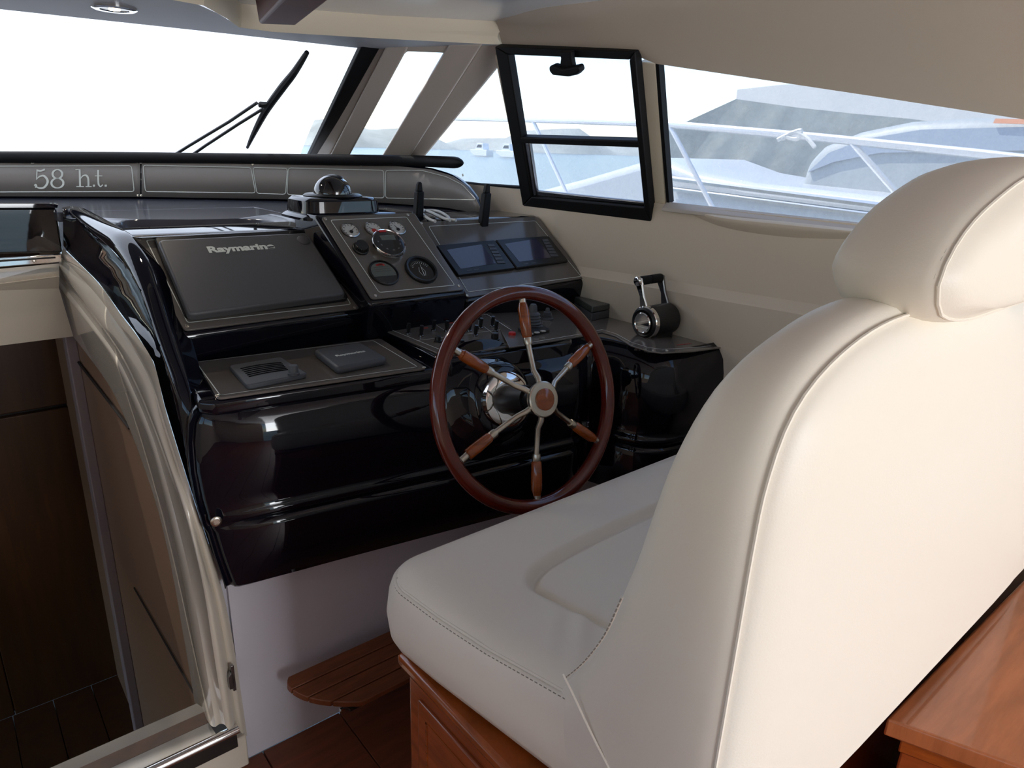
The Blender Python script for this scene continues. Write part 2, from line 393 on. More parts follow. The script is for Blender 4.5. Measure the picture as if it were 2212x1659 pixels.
# sill
S = [py(340, 1659, SILL), py(512, 1566, SILL)]
zt = .205
s1 = py(421, 1520, 1.50); s0 = pz(60, 1690, s1.z)
g = G(); g.prism([Vector((-.6, 1.36, s1.z)), Vector((.345, 1.36, s1.z)), Vector((.30, 1.50, s1.z)), Vector((-.6, 1.50, s1.z))], (0, 0, -.012))
g.out('sill_plate', mat('polished_sill', (.45, .42, .38, 1), .12, metal=.6), df, bevel=.002)
g = G(); g.box((-.6, SILL - .02, 0), (.362, SILL + .02, s1.z - .012)); g.out('sill_riser', M['cream'], df, bevel=.004)
g = G(); r0 = py(514, 1574, 1.335); d_ = Vector((-1, 0, 0)); g.tube([r0, r0 + d_ * .9], .011, 16); o = g.out('sill_rail', M['chrome'], df, smooth=True); o['label'] = 'polished chrome rail'
g = G(); g.box((r0.x - .9, 1.335, r0.z - .05), (r0.x - .004, 1.345, r0.z - .008)); g.out('rail_backing', M['seam'], df)
# latch keeper on the door frame
hg = Fr(py(502, 1460, 1.345), (1, 0, 0), (0, -1, 0))
kp = thing('strike_plate', py(505, 1460, 1.35), 'dark metal strike plate on the edge of the white door frame', 'latch')
hg.rect(-.004, -.034, .003, .034, 0, .010).out('plate', M['alu'], kp, bevel=.001)
hg.slab([(-.012, -.022), (-.002, -.024), (-.002, .016), (-.006, .020), (-.012, .010)], .002, .014).out('lip', M['alu'], kp, bevel=.001)
# cabin beyond and below
cb = thing('wall_cabin', (.3, 2.2, -.8), kind='structure')
g = G(); g.add([(.33, 1.45, -1.1), (.33, 3.36, -1.1), (.33, 3.36, 1.1), (.33, 2.60, 1.0), (.33, 1.9, .86), (.33, 1.62, .72), (.33, 1.50, .40)], [(0, 1, 2, 3, 4, 5, 6)]); g.out('side_panel', M['cabinp'], cb, solid=.004)
g = G(); pa = px(155, 730, .318); g.box((.296, pa.y - .02, -1.1), (.329, pa.y + .05, 1.0)); g.out('corner_post', mat('mauve_post', (.27, .21, .21, 1), .6), cb, bevel=.004)
g = G(); q = [px(166, 778, .323), px(280, 925, .323)]; g.tube([q[0], q[1]], .0045, 6); g.out('panel_seam', M['seam'], cb)
g = G(); q = [px(290, 1270, .323), px(420, 1500, .323)]; g.tube(q, .003, 6); g.out('panel_seam', M['seam'], cb)
for i in range(5):
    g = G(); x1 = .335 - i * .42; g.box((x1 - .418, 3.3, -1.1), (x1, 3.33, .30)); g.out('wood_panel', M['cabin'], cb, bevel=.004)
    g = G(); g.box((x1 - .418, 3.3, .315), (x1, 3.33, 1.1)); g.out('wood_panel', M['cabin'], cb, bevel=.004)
g = G(); g.box((-1.9, 3.33, -1.1), (.4, 3.36, 1.2)); g.out('backing_board', M['seam'], cb)
g = G(); g.box((-1.9, 1.4, -1.18), (.4, 3.36, -1.125)); g.out('subfloor', M['seam'], cb)
lf = thing('floor_cabin', (0, 2.2, -1.1), kind='structure')
for i in range(14):
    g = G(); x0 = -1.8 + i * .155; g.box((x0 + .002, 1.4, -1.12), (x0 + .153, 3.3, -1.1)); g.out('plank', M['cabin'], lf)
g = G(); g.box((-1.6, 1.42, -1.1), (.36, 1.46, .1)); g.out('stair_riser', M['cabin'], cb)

# ------------------------------------------------------------------ sliding hatch lid above the companionway
ht = thing('hatch_lid', py(60, 500, 2.52), 'smoked black acrylic hatch lid above the companionway, at the left edge', 'hatch')
a = [py(u, v, 2.53) for u, v in ((-300, 452), (0, 449), (122, 449), (136, 546), (0, 549), (-300, 560))]
G().prism(a, (0, .02, 0)).out('lid', M['plexi'], ht, bevel=.006)
a = [py(u, v, 2.52) for u, v in ((-300, 441), (0, 440), (126, 440), (124, 449), (0, 449), (-300, 452))]
G().prism(a, (0, .03, 0)).out('rim', M['black'], ht)
a = [py(u, v, 2.50) for u, v in ((-300, 572), (0, 557), (132, 549), (134, 566), (0, 577), (-300, 596))]
o = G().prism(a, (0, .012, 0)).out('track', M['chrome'], ht, bevel=.002); o['label'] = 'chrome track below the lid'
a = [py(u, v, 2.495) for u, v in ((-60, 566), (0, 562), (120, 555), (120, 558), (0, 566), (-60, 571))]
G().prism(a, (0, .01, 0)).out('slot', M['seam'], ht)
f_ = Fr(py(73, 562, 2.497), (1, 0, 0), (0, -1, 0)); screw(f_, 0, 0, ht, .006)

# ================================================================== HELM CONSOLE
con = thing('helm_console', (.9, 1.4, .5), 'glossy black moulded helm console along the front of the cockpit', 'console')
FA = math.radians(9); FN = Vector((-math.sin(FA), -math.cos(FA), 0)); FP = Vector((.368, 1.312, 0))
def pf(u, v, off=0): return pl(u, v, FP + FN * off, FN)
def fz(x, off=0): return 1.312 - (x - .368) * math.tan(FA) - off
# front outline of the console in plan, left to right
def outline(xl):
    p = [(xl + .07, 1.60), (xl + .003, fz(xl) + .036), (xl + .012, fz(xl) + .018), (xl + .045, fz(xl + .045)), (.60, fz(.60)), (.85, fz(.85)), (1.05, fz(1.05)), (1.17, fz(1.17)), (1.215, 1.185), (1.25, 1.225), (1.29, 1.245), (1.32, 1.235), (1.335, 1.20), (1.345, 1.14), (1.362, 1.09), (1.395, 1.055), (1.45, 1.035), (1.60, 1.02)]
    return [(q.x, q.y) for q in catmull([Vector((a, b, 0)) for a, b in p], 4)]
def ring(xl, z, off):
    p = outline(xl); out = []
    for i, (x, y) in enumerate(p):
        a = Vector((*p[max(i - 1, 0)], 0)); b = Vector((*p[min(i + 1, len(p) - 1)], 0)); t = (b - a).normalized(); n = Vector((t.y, -t.x, 0))
        out.append(Vector((x, y, z)) + n * off * max(.0, min(1, (x - xl) / .10)))
    return out
# xl (left extent) grows towards the foot, as the side tucks in
prof = [(.340, .508, .000), (.347, .500, -.02), (.345, .520, .004), (.338, .58, .012), (.330, .640, .014), (.325, .652, .010), (.323, .658, .000), (.322, .664, .010), (.321, .672, .016), (.320, .682, .010), (.318, .692, .004), (.315, .72, .012), (.312, .78, .020), (.314, .84, .018), (.320, .88, .010), (.332, .905, -.006), (.345, .918, -.026)]
prof = [(.350, .500, -.06), (.350, .502, -.01), (.350, .508, .002)] + prof[3:]
rings = [ring(a, b, c) for a, b, c in prof]
bodyg = G(); bodyg.loft(rings)
body = bodyg.out('body', M['black'], con, smooth=True, angle=75)

# ledge levels
LZ, MZ = .930, .945
lx0, lx1 = .352, .828
def ledge(name, pts, z, t=.03, bev=.008):
    return G().prism([(x, y, z - t) for x, y in pts], (0, 0, t)).out(name, M['black'], con, bevel=bev, seg=3)
L1 = [(.372, 1.600), (.338, 1.325), (.36, 1.300), (.60, 1.268), (.835, 1.232), (.850, 1.245), (.862, 1.60)]
ledge('chart_ledge', L1, LZ - .003)
L2 = [(.858, 1.60), (.842, 1.26), (.852, 1.228), (1.05, fz(1.05) + .010), (1.17, fz(1.17) + .012), (1.205, 1.198), (1.245, 1.238), (1.29, 1.258), (1.33, 1.248), (1.35, 1.20), (1.36, 1.14), (1.378, 1.095), (1.41, 1.068), (1.46, 1.05), (1.60, 1.035), (1.60, 1.60)]
def lz2(x, y):  # the starboard shelf dips slightly towards the side
    return MZ - max(0, x - 1.15) * .085
g = G(); n = len(L2); g.add([(x, y, lz2(x, y) - .04) for x, y in L2] + [(x, y, lz2(x, y)) for x, y in L2], [tuple(range(n))[::-1], tuple(range(n, 2 * n))] + [(i, (i + 1) % n, (i + 1) % n + n, i + n) for i in range(n)])
bmm = g
bmm.out('switch_ledge', M['black'], con, bevel=.006, seg=3)

# pods
DZ = 1.175
def pod(name, fb, ft, dz_bottom, back=2.15, bev=.012, under=.06, side=.012):
    """fb/ft: left,right points of the lower and upper face edges"""
    (bl, br), (tl, tr) = fb, ft
    bl, br, tl, tr = [Vector(p) for p in (bl, br, tl, tr)]
    e = (br - bl).normalized() * side; s_ = (tl - bl).normalized() * .012
    bl2, br2, tl2, tr2 = bl - e - s_, br + e - s_, tl - e + s_, tr + e + s_
    n = (br - bl).cross(tl - bl).normalized()
    bl2, br2, tl2, tr2 = [p - n * .003 for p in (bl2, br2, tl2, tr2)]
    b0, b1 = Vector((bl2.x, bl2.y + .03, dz_bottom)), Vector((br2.x, br2.y + .03, dz_bottom))
    l1, l2 = bl2 + Vector((0, .004, -.018)), br2 + Vector((0, .004, -.018))
    tb0, tb1 = Vector((tl2.x, back, tl2.z)), Vector((tr2.x, back, tr2.z))
    v = [b0, b1, l1, l2, bl2, br2, tl2, tr2, tb0, tb1, Vector((bl2.x, back, dz_bottom)), Vector((br2.x, back, dz_bottom))]
    f = [(0, 1, 3, 2), (2, 3, 5, 4), (4, 5, 7, 6), (6, 7, 9, 8), (0, 2, 4, 6, 8, 10), (1, 11, 9, 7, 5, 3), (8, 9, 11, 10), (0, 10, 11, 1)]
    return build(name, v, f, M['black'], con, bevel=bev, seg=4)
p1b = (py(400, 713, 1.555), py(775, 665, 1.555)); p1t = (pz(287, 512, 1.174), pz(690, 497, 1.174))
pod('display_pod', p1b, p1t, .90, 2.0)
p2b = (py(805, 645, 1.50), py(1000, 625, 1.50)); p2t = (pz(695, 470, 1.216), pz(893, 462, 1.216))
pod('gauge_pod', p2b, p2t, .92, 1.86)
p3b = (py(1010, 640, 1.55), py(1262, 600, 1.55)); p3t = (pz(905, 480, 1.183), pz(1160, 470, 1.183))
pod('navigation_pod', p3b, p3t, .90, 2.0)

# dash deck with an oval recess (tray)
sl = [pz(u, v, DZ) for u, v in ((243, 487), (262, 476), (310, 474), (430, 474), (530, 472), (592, 477), (606, 488), (560, 494), (430, 497), (290, 499), (255, 495))]
sl = resample(catmull(sl + [sl[0]], 6), 49)[:-1]
cen = sum(sl, Vector()) / len(sl)
X0, X1, Y0, Y1 = .362, .90, 1.80, 2.5
outer = []
for p in sl:
    d = p - cen; t = 1e9
    for a, b, c_ in ((d.x, X1 - cen.x, 0), (d.x, X0 - cen.x, 0), (d.y, Y1 - cen.y, 0), (d.y, Y0 - cen.y, 0)):
        if abs(a) > 1e-9 and b / a > 0: t = min(t, b / a)
    outer.append(cen + d * t)
g = G(); lip = [cen + (p - cen) * .985 - Vector((0, 0, .004)) for p in sl]; dp = [cen + (p - cen) * .93 - Vector((0, 0, .05)) for p in sl]
for q in (outer, sl): 
    for p in q: p.z = DZ
g.loft([outer, [p.copy() for p in sl], lip, dp, [cen + (p - cen) * .2 - Vector((0, 0, .055)) for p in sl]], True)
g.out('tray_recess', M['deck'], con, smooth=True, angle=60)
deck = [(.90, 1.80), (1.60, 1.80), (1.60, 2.35), (1.3, 2.72), (1.05, 2.9), (.6, 3.05), (.3, 3.12), (-.5, 3.2), (-1.5, 3.0), (-1.5, 2.62), (.30, 2.62), (.31, 2.5), (.90, 2.5)]
G().prism([(x, y, DZ - .03) for x, y in deck], (0, 0, .03)).out('dash_deck', M['deck'], con, bevel=.004)

# arch (left cheek) sweeping from the deck down to the foot of the console
AL = [(133, 450, 2.56), (165, 472, 2.30), (198, 500, 2.08), (235, 532, 1.90), (270, 572, 1.76), (304, 631, 1.64), (337, 728, 1.53), (362, 810, 1.455), (385, 900, 1.395), (405, 1000, 1.365), (426, 1091, 1.350), (458, 1192, 1.340), (482, 1240, 1.335)]
AR = [(190, 455, 2.50), (235, 478, 2.20), (268, 497, 1.93), (288, 512, 1.83), (322, 560, 1.73), (345, 612, 1.66), (378, 706, 1.555), (396, 770, 1.48), (412, 845, 1.385), (424, 905, 1.36), (440, 1000, 1.36), (470, 1110, 1.35), (495, 1190, 1.34)]
ALc = curve(AL, 70); ARc = curve(AR, 70)
tp_ = [max(0, min(1, (p.z - .72) / .2)) for p in ALc]
mids = [a.lerp(b, .5) + Vector((-.01, -.012, .012)) * w for a, b, w in zip(ALc, ARc, tp_)]
m1 = [a.lerp(b, .1) + Vector((-.004, -.004, .004)) * w for a, b, w in zip(ALc, ARc, tp_)]
m3 = [a.lerp(b, .9) + Vector((-.002, -.006, .006)) * w for a, b, w in zip(ALc, ARc, tp_)]
inn = [b + Vector((.03, .01, -.02)) for b in ARc]
G().loft([ALc, m1, mids, m3, ARc, inn]).out('arch_ridge', M['black'], con, smooth=True, angle=80)
def tab(t, v):  # t: (u, v) rows, monotonic in v
    for (u0, v0), (u1, v1) in zip(t, t[1:]):
        if v <= v1: return u0 + (u1 - u0) * (v - v0) / (v1 - v0)
    return t[-1][0]
AT = [(u, v) for u, v, y in AL]; CT = [(134, 440), (136, 536), (211, 610), (262, 681), (295, 724), (333, 787), (356, 880), (388, 985), (422, 1091), (456, 1192), (484, 1290)]
def nearest_on(path, u, v):
    best = None
    for p in path:
        c = np.array(p - Vector(EYE)) @ MW; q = (CX + FPX * c[0] / -c[2], CY - FPX * c[1] / -c[2]); d = (q[0] - u) ** 2 + (q[1] - v) ** 2
        if best is None or d < best[0]: best = (d, p)
    return best[1]
rowsA = []
for k in range(60):
    v = 452 + (1238 - 452) * k / 59; ul, ur = tab(CT, v), tab(AT, v)
    L_ = px(ul, v, .316)
    if L_.y < 1.366: L_ = py(ul, v, 1.366)
    R_ = py(ur, v, nearest_on(ALc, ur, v).y); L_ = L_ + Vector((.003, .012, 0))
    rowsA.append([R_.lerp(L_, t) + Vector((.02 * math.sin(math.pi * t), 0, 0)) for t in (0, .15, .35, .6, .8, 1)])
G().loft(rowsA).out('arch_side', M['black'], con, smooth=True, angle=80)
g = G(); f_ = Fr(pf(467, 1126, .014), (1, 0, 0), FN); g.lathe(f_.o, FN, [(.011, 0), (.011, .002), (.008, .004), (.006, .004), (.005, .002), (0, .002)], 20); g.out('drain_boss', M['steel'], con, smooth=True)['label'] = 'small round metal cap'

# ------------------------------------------------------------------ fascia below the windscreen
fas = thing('fascia', (1, 2.8, 1.2), 'taupe fascia strip with pale outlines and "58 h.t." lettering under the windscreen', 'fascia')
fb_px = [(-420, 425), (0, 428), (300, 429), (600, 434), (830, 442), (960, 452), (1040, 466)]
fb = [pz(u, v, DZ) for u, v in fb_px]
for p, xx in ((fb[-1], None),): pass
fp = [Vector((-.8, 3.17, 0)), Vector((.22, 3.03, 0)), Vector((.60, 2.93, 0)), Vector((.93, 2.80, 0)), Vector((1.25, 2.52, 0)), Vector((1.42, 2.29, 0)), Vector((1.545, 2.09, 0))]
fp = [Vector((p.x, p.y, 0)) for p in fb]
# smooth plan curve of the fascia
plan = resample(catmull([Vector((-1.5, 3.12, 0))] + fp, 10), 90)
def onplan(u, v, off=0):
    """where the ray through a photo point meets the curved vertical fascia"""
    d = MW @ _cam(u, v); best = None
    for a, b in zip(plan, plan[1:]):
        n = Vector((b.y - a.y, a.x - b.x, 0)).normalized()
        if n.dot(Vector(EYE) - a) < 0: n = -n
        q = pl(u, v, a + n * off, n)
        t = (q - a).dot((b - a)) / (b - a).length_squared
        if -.05 <= t <= 1.05 and (q - Vector(EYE)).dot(Vector(d)) > 0:
            dd = (q - Vector(EYE)).length
            if best is None or dd < best[0]: best = (dd, q, n)
    if best is None:
        a, b = plan[-2], plan[-1]; n = Vector((b.y - a.y, a.x - b.x, 0)).normalized(); n = n if n.dot(Vector(EYE) - a) > 0 else -n
        return pl(u, v, a + n * off, n), n
    return best[1], best[2]
us = [-380 + 20 * k for k in range(71)]
def lerp_px(tab, u):
    for (u0, v0), (u1, v1) in zip(tab, tab[1:]):
        if u <= u1: return v0 + (v1 - v0) * (u - u0) / (u1 - u0)
    return tab[-1][1]
toptab = [(-420, 350), (0, 346), (600, 350), (860, 355), (930, 362), (975, 375), (1005, 395), (1025, 420), (1040, 450), (1044, 464)]
bottab = fb_px
def ribbon(u0, u1, tt, bt, off, n=30):
    us = [u0 + (u1 - u0) * k / n for k in range(n + 1)]
    return [[onplan(u, lerp_px(tt, u), off)[0] for u in us], [onplan(u, lerp_px(bt, u), off)[0] for u in us]]
G().loft(ribbon(-380, 1043, toptab, bottab, 0, 90)).out('backing', M['black'], fas, solid=.02, smooth=True, angle=60)
for u0, u1 in ((-380, 303), (306, 1040)):
    tt = [(u, v + 4) for u, v in toptab]; bt = [(u, v - 4) for u, v in bottab]
    G().loft(ribbon(u0, u1, tt, bt, .012, 60)).out('panel', M['fascia'], fas, smooth=True, angle=60, solid=.003)
def fline(pts, w=2.2, name='outline', m='line'):
    out = G()
    dens = []
    for (a, b), (c, d) in zip(pts, pts[1:]):
        k = max(1, int(math.hypot(c - a, d - b) / 18))
        dens += [(a + (c - a) * i / k, b + (d - b) * i / k) for i in range(k)]
    dens.append(pts[-1]); L = [];
    P = [onplan(u, v, .0145)[0] for u, v in dens]
    out.tube(P, .0016 * w / 2.2, 4); return out
def rl(p, r=6):  # rounded closed pixel loop
    q = rpoly(p, r, 3); return q + [q[0]]
lo = G()
for loop in ([(-380, 360), (284, 358), (290, 414), (-380, 416)], [(309, 357), (542, 362), (552, 417), (314, 414)], [(546, 362), (621, 364), (617, 420), (555, 418)], [(623, 363), (829, 368), (830, 428), (620, 420)], [(833, 368), (910, 368), (965, 382), (1000, 400), (1029, 432), (833, 428)]):
    q = fline(rl(loop)); lo.add(q.v, q.f)
lo.out('outline_print', M['line'], fas)
# "58 h.t." drawn with thick and thin strokes in a serif face
def stroke(pts, ws, g):
    P = []
    rings = []
    for i, (u, v) in enumerate(pts):
        a = pts[max(i - 1, 0)]; b = pts[min(i + 1, len(pts) - 1)]; t = Vector((b[0] - a[0], b[1] - a[1])).normalized(); n = Vector((-t.y, t.x)); w = ws[i] if isinstance(ws, list) else ws
        rings.append([onplan(u + n.x * w / 2, v + n.y * w / 2, .0150)[0], onplan(u - n.x * w / 2, v - n.y * w / 2, .0150)[0]])
    g.loft(rings)
def sm2(pts, k=6): return [(p.x, p.y) for p in catmull([Vector((a, b, 0)) for a, b in pts], k)]
tg = G()
s5 = sm2([(80, 386), (86, 381), (95, 380), (102, 388), (102, 396), (95, 405), (84, 406), (76, 402)]); stroke(s5, [1.5 + 3.5 * math.sin(math.pi * i / (len(s5) - 1)) for i in range(len(s5))], tg)
stroke([(80, 366), (79, 388)], 2.2, tg); stroke(sm2([(80, 368), (88, 369), (97, 366)]), 3.6, tg); stroke(sm2([(74, 401), (77, 399), (79, 402), (76, 405)]), 3, tg)
for cxx, cyy, ra, rb, in ((124, 376, 10.5, 9.5), (124, 395.5, 13, 10.5)):
    lp = [(cxx + ra * math.cos(t * math.pi / 12), cyy + rb * math.sin(t * math.pi / 12)) for t in range(25)]; stroke(lp, [2.0 + 2.6 * abs(math.cos(t * math.pi / 12)) for t in range(25)], tg)
stroke([(172, 366), (173, 403)], 4, tg); stroke([(163, 366.5), (173, 366.5)], 1.8, tg); stroke([(165, 403), (181, 403)], 1.8, tg)
h_ = sm2([(174, 386), (179, 380), (186, 379), (190, 384), (191, 392), (191, 403)]); stroke(h_, [1.6 + 2.4 * min(1, i / 12) for i in range(len(h_))], tg); stroke([(185, 403), (198, 403)], 1.8, tg)
lp = [(203 + 2.2 * math.cos(t * math.pi / 6), 401 + 2.2 * math.sin(t * math.pi / 6)) for t in range(13)]; stroke([(200.8, 401), (205.2, 401)], 4.4, tg)
t_ = sm2([(212, 367), (212, 385), (213, 398), (217, 403), (222, 399)]); stroke(t_, [3.8] * 14 + [2.4] * (len(t_) - 14), tg); stroke([(205, 380), (221, 380)], 1.8, tg)
stroke([(226, 401), (230.6, 401)], 4.4, tg)
tg.out('lettering', M['line'], fas, solid=.001)['label'] = 'pale serif lettering reading 58 h.t.'
# padded black cap rail on top
cap_px = [(-420, 340), (0, 340), (300, 341), (600, 344), (860, 347), (960, 350), (1000, 352)]
cap = resample(catmull([onplan(u, v, .005)[0] for u, v in cap_px], 6), 200)
capg = G()
rad = [.021] * 194 + [.020, .019, .017, .014, .010, .004]
capg.tube(cap, rad, 12); o = capg.out('cap_rail', M['rubber'], fas, smooth=True)
a = [p + Vector((0, 0, .012)) for p in cap[:196]]; b = [p + Vector((.03, .30, .012)) for p in cap[:196]]
a2 = [p - Vector((0, 0, .02)) for p in a]; G().loft([a2, a, b]).out('cap_shelf', M['rubber'], fas)
for u, v, sc in ((70, 351, 1), (296, 350, .8), (304, 351, .8), (546, 355, .8), (298, 422, .7), (305, 422, .7), (70, 351, .5), (1000, 378, .8), (780, 357, .8)):
    q, n = onplan(u, v, .0135); f_ = Fr(q, (1, 0, 0), n); screw(f_, 0, 0, fas, .006 * sc)

# ------------------------------------------------------------------ radar display with its cover
pf1 = frame3(p1b[0], p1b[1], p1t[0])
c4 = [pf1.ab(*p) for p in ((398, 716), (779, 667), (692, 496), (285, 511))]
dp_ = pf1.slab(rpoly(c4, .012), -.002, .003).out('display_panel', M['panel'], con, bevel=.001)
def outline(fr, pix, par, w=.0022, r=.006, c=.0042, name='outline_print'):
    q = rpoly([fr.ab(*p) for p in pix], r, 3); return strip(fr, q, w, True, c).out(name, M['line'], par)
outline(pf1, [(405, 700), (757, 660), (668, 503), (316, 522)], dp_)
for p in ((302, 518), (672, 504), (766, 666), (404, 707)): screw(pf1, *pf1.ab(*p), dp_, .0045, .003)
rd = thing('display_cover', pf1.px(560, 600, .03), 'large dark grey clip-on cover over the left display, lettered Raymarine', 'cover')
cvp = [pf1.ab(*p, .03) for p in ((408, 682), (748, 636), (664, 504), (340, 520))]
bz = [pf1.ab(*p, .003) for p in ((400, 692), (752, 652), (662, 503), (332, 521))]
pf1.slab(rpoly(bz, .012), .003, .016).out('bezel', M['blackm'], rd, bevel=.003)
pf1.slab(rpoly(cvp, .014), .010, .034).out('cover_shell', M['tcover'], rd, bevel=.006, seg=3)
a, b = pf1.ab(522, 536, .034); text('lettering', 'Raymarine', pf1, a, b, .030, M['line'], rd, c=.0342, bold=.0012, sx=1.25, label='white maker lettering on the cover')
a, b = pf1.ab(655, 519, .034)
g = G(); g.lathe(pf1.p(a, b, .034), pf1.n, [(.016, 0), (.016, .002), (.012, .004), (0, .004)], 24); g.out('round_pad', M['tcover'], rd, smooth=True)

# ------------------------------------------------------------------ chart-side ledge panel with speaker and covered unit
lf1 = Fr((.36, 1.32, LZ), (1, 0, 0), (0, 0, 1))
cp = lf1.slab(rpoly([lf1.ab(*p) for p in ((470, 863), (922, 797), (822, 733), (424, 784))], .012), -.002, .003).out('ledge_panel', M['panel'], con, bevel=.001)
outline(lf1, [(476, 858), (902, 796), (806, 739), (424, 786)], cp, .002, .005)
for p in ((470, 858), (916, 797)): screw(lf1, *lf1.ab(*p), cp, .0045, .003)
spk = thing('speaker', lf1.px(580, 800), 'dark grey slotted speaker with a round knob on the left ledge', 'speaker')
sq = [lf1.ab(*p, .012) for p in ((534, 834), (665, 808), (606, 772), (494, 791))]
lf1.slab(rpoly(sq, .012), .003, .014).out('housing', M['tgrey'], spk, bevel=.003, seg=3)
for k in range(6):
    t = k / 5; A_ = lf1.ab(536 - 18 * (1 - t) + 2, 797 + 17 * t, .014); B_ = lf1.ab(608 + 14 * t, 784 + 15 * t, .014); Mx = lf1.ab(565 + 6 * t, 786 + 19 * t, .014)
    pts = [lf1.p(*( (A_[i] * (1 - s) ** 2 + 2 * Mx[i] * s * (1 - s) + B_[i] * s * s) for i in (0, 1)), .0145) for s in [j / 8 for j in range(9)]]
    G().tube(pts, .0016, 6).out('slot', M['rubber'], spk)
a, b = lf1.ab(634, 803, .02); G().lathe(lf1.p(a, b, .014), (0, 0, 1), [(.012, 0), (.012, .004), (.010, .006), (.0095, .018), (.008, .020), (0, .020)], 20).out('knob', M['tgrey'], spk, smooth=True)
vh = thing('instrument_cover', lf1.px(758, 770), 'small dark grey rounded instrument cover on the left ledge, beside the speaker', 'cover')
sq = [lf1.ab(*p, .016) for p in ((728, 798), (838, 776), (780, 742), (676, 758))]
lf1.slab(rpoly(sq, .016, 6), .003, .020).out('cover_shell', M['tgrey'], vh, bevel=.007, seg=4)
a, b = lf1.ab(757, 764, .020); text('lettering', 'Raymarine', lf1, a, b, .014, M['line'], vh, c=.0203, bold=.0004, sx=1.2, label='tiny white lettering on the cover')

# ------------------------------------------------------------------ gauge panel
gf = frame3(p2b[0], p2b[1], p2t[0])
gp = gf.slab(rpoly([gf.ab(*p) for p in ((803, 648), (1002, 627), (894, 461), (693, 470))], .010), -.002, .003).out('gauge_panel', M['panel'], con, bevel=.001)
outline(gf, [(818, 634), (981, 618), (877, 471), (713, 478)], gp, .002, .006)
for p in ((702, 475), (880, 466), (990, 619), (810, 640)): screw(gf, *gf.ab(*p), gp, .004, .003)
def needle(fr, a, b, ang, L, c, par, m='red', w=.0012):
    d = (math.cos(ang), math.sin(ang)); n = (-d[1] * w, d[0] * w)
    fr.slab([(a + n[0] - d[0] * L * .15, b + n[1] - d[1] * L * .15), (a - n[0] - d[0] * L * .15, b - n[1] - d[1] * L * .15), (a + d[0] * L, b + d[1] * L)], c, c + .0008).out('needle', M[m], par)
for (u, v), lab, an in (((757, 497), 'small white-faced round gauge, leftmost of the three at the top of the gauge panel', .6), ((807, 494), 'small white-faced round gauge with a large red hub, middle of the top three', 2.6), ((858, 492), 'small white-faced round gauge, rightmost of the three at the top of the gauge panel', 2.0)):
    a, b = gf.ab(u, v, .006); t = thing('gauge', gf.p(a, b, .003), lab, 'gauge', 'small white gauges on the gauge panel')
    R = .0245
    G().lathe(gf.p(a, b, .003), gf.n, [(R, 0), (R, .004), (R * .9, .006), (R * .86, .003), (R * .86, 0)], 32).out('bezel', M['alu'], t, smooth=True)
    G().lathe(gf.p(a, b, .003), gf.n, [(R * .86, 0), (R * .86, .003), (0, .003)], 32).out('dial', M['dial'], t)
    tk = G()
    for j in range(9):
        an2 = math.radians(-30 + 30 * j); tk = gf.slab([(a + R * r_ * math.cos(an2 + dd), b + R * r_ * math.sin(an2 + dd)) for r_, dd in ((.62, -.04), (.78, -.04), (.78, .04), (.62, .04))], .0062, .0066, tk)
    tk.out('scale_marks', M['seam'], t)
    needle(gf, a, b - R * .15, an, R * .62, .0068, t, 'seam')
    G().lathe(gf.p(a, b - R * .25, .006), gf.n, [(R * (.3 if 'hub' in lab else .2), 0), (R * .2, .002), (0, .002)], 16).out('hub', M['redp'] if 'red hub' in lab else M['seam'], t, smooth=True)
# stereo remote
a, b = gf.ab(838, 529, .012); t = thing('stereo_remote', gf.p(a, b, .003), 'round chrome-rimmed stereo remote with small display and buttons on the gauge panel', 'remote')
R = .047
G().lathe(gf.p(a, b, .003), gf.n, [(R * .82, 0), (R * .9, .004), (R, .012), (R, .016), (R * .95, .020), (R * .9, .018)], 48).out('rim', M['chrome'], t, smooth=True)
G().lathe(gf.p(a, b, .003), gf.n, [(R * .9, .015), (R * .88, .020), (R * .5, .023), (0, .0235)], 48).out('face', M['dialk'], t, smooth=True)
gf.rect(a - .021, b + .004, a + .021, b + .021, .024, .0265).out('display', M['lcd'], t, bevel=.001)
gf.rect(a - .014, b + .0335, a + .006, b + .040, .022, .0262).out('button', M['red'], t, bevel=.001)['label'] = 'red top button'
for i in range(5):
    an = math.radians(200 + 35 * i); ra = .026
    G().lathe(gf.p(a + ra * math.cos(an), b + ra * math.sin(an) , .022), gf.n, [(.0052, 0), (.0052, .003), (0, .0035)], 12).out('button', M['alu'], t, smooth=True)
G().lathe(gf.p(a, b - .008, .022), gf.n, [(.009, 0), (.009, .0035), (0, .004)], 20).out('button', M['blackm'], t, smooth=True)
for dx in (-.03, .03):
    G().lathe(gf.p(a + dx, b + .002, .022), gf.n, [(.004, 0), (.004, .0025), (0, .003)], 12).out('button', M['alu'], t, smooth=True)
# dimmer knob
a, b = gf.ab(780, 534, .01); t = thing('dimmer_knob', gf.p(a, b, .003), 'black ribbed round knob left of the stereo remote', 'knob')
G().lathe(gf.p(a, b, .003), gf.n, [(.021, 0), (.021, .005), (.019, .007)], 28).out('base', M['blackm'], t, smooth=True)
g = G(); rr = []
for h, r in ((.005, .019), (.018, .0175), (.020, .016), (.020, .001)):
    rr.append([gf.p(a + (r * (1 + (.04 if j % 2 else -.04))) * math.cos(j * math.pi / 24), b + (r * (1 + (.04 if j % 2 else -.04))) * math.sin(j * math.pi / 24), h) for j in range(48)])
g.loft(rr, True).out('grip', M['blackm'], t)
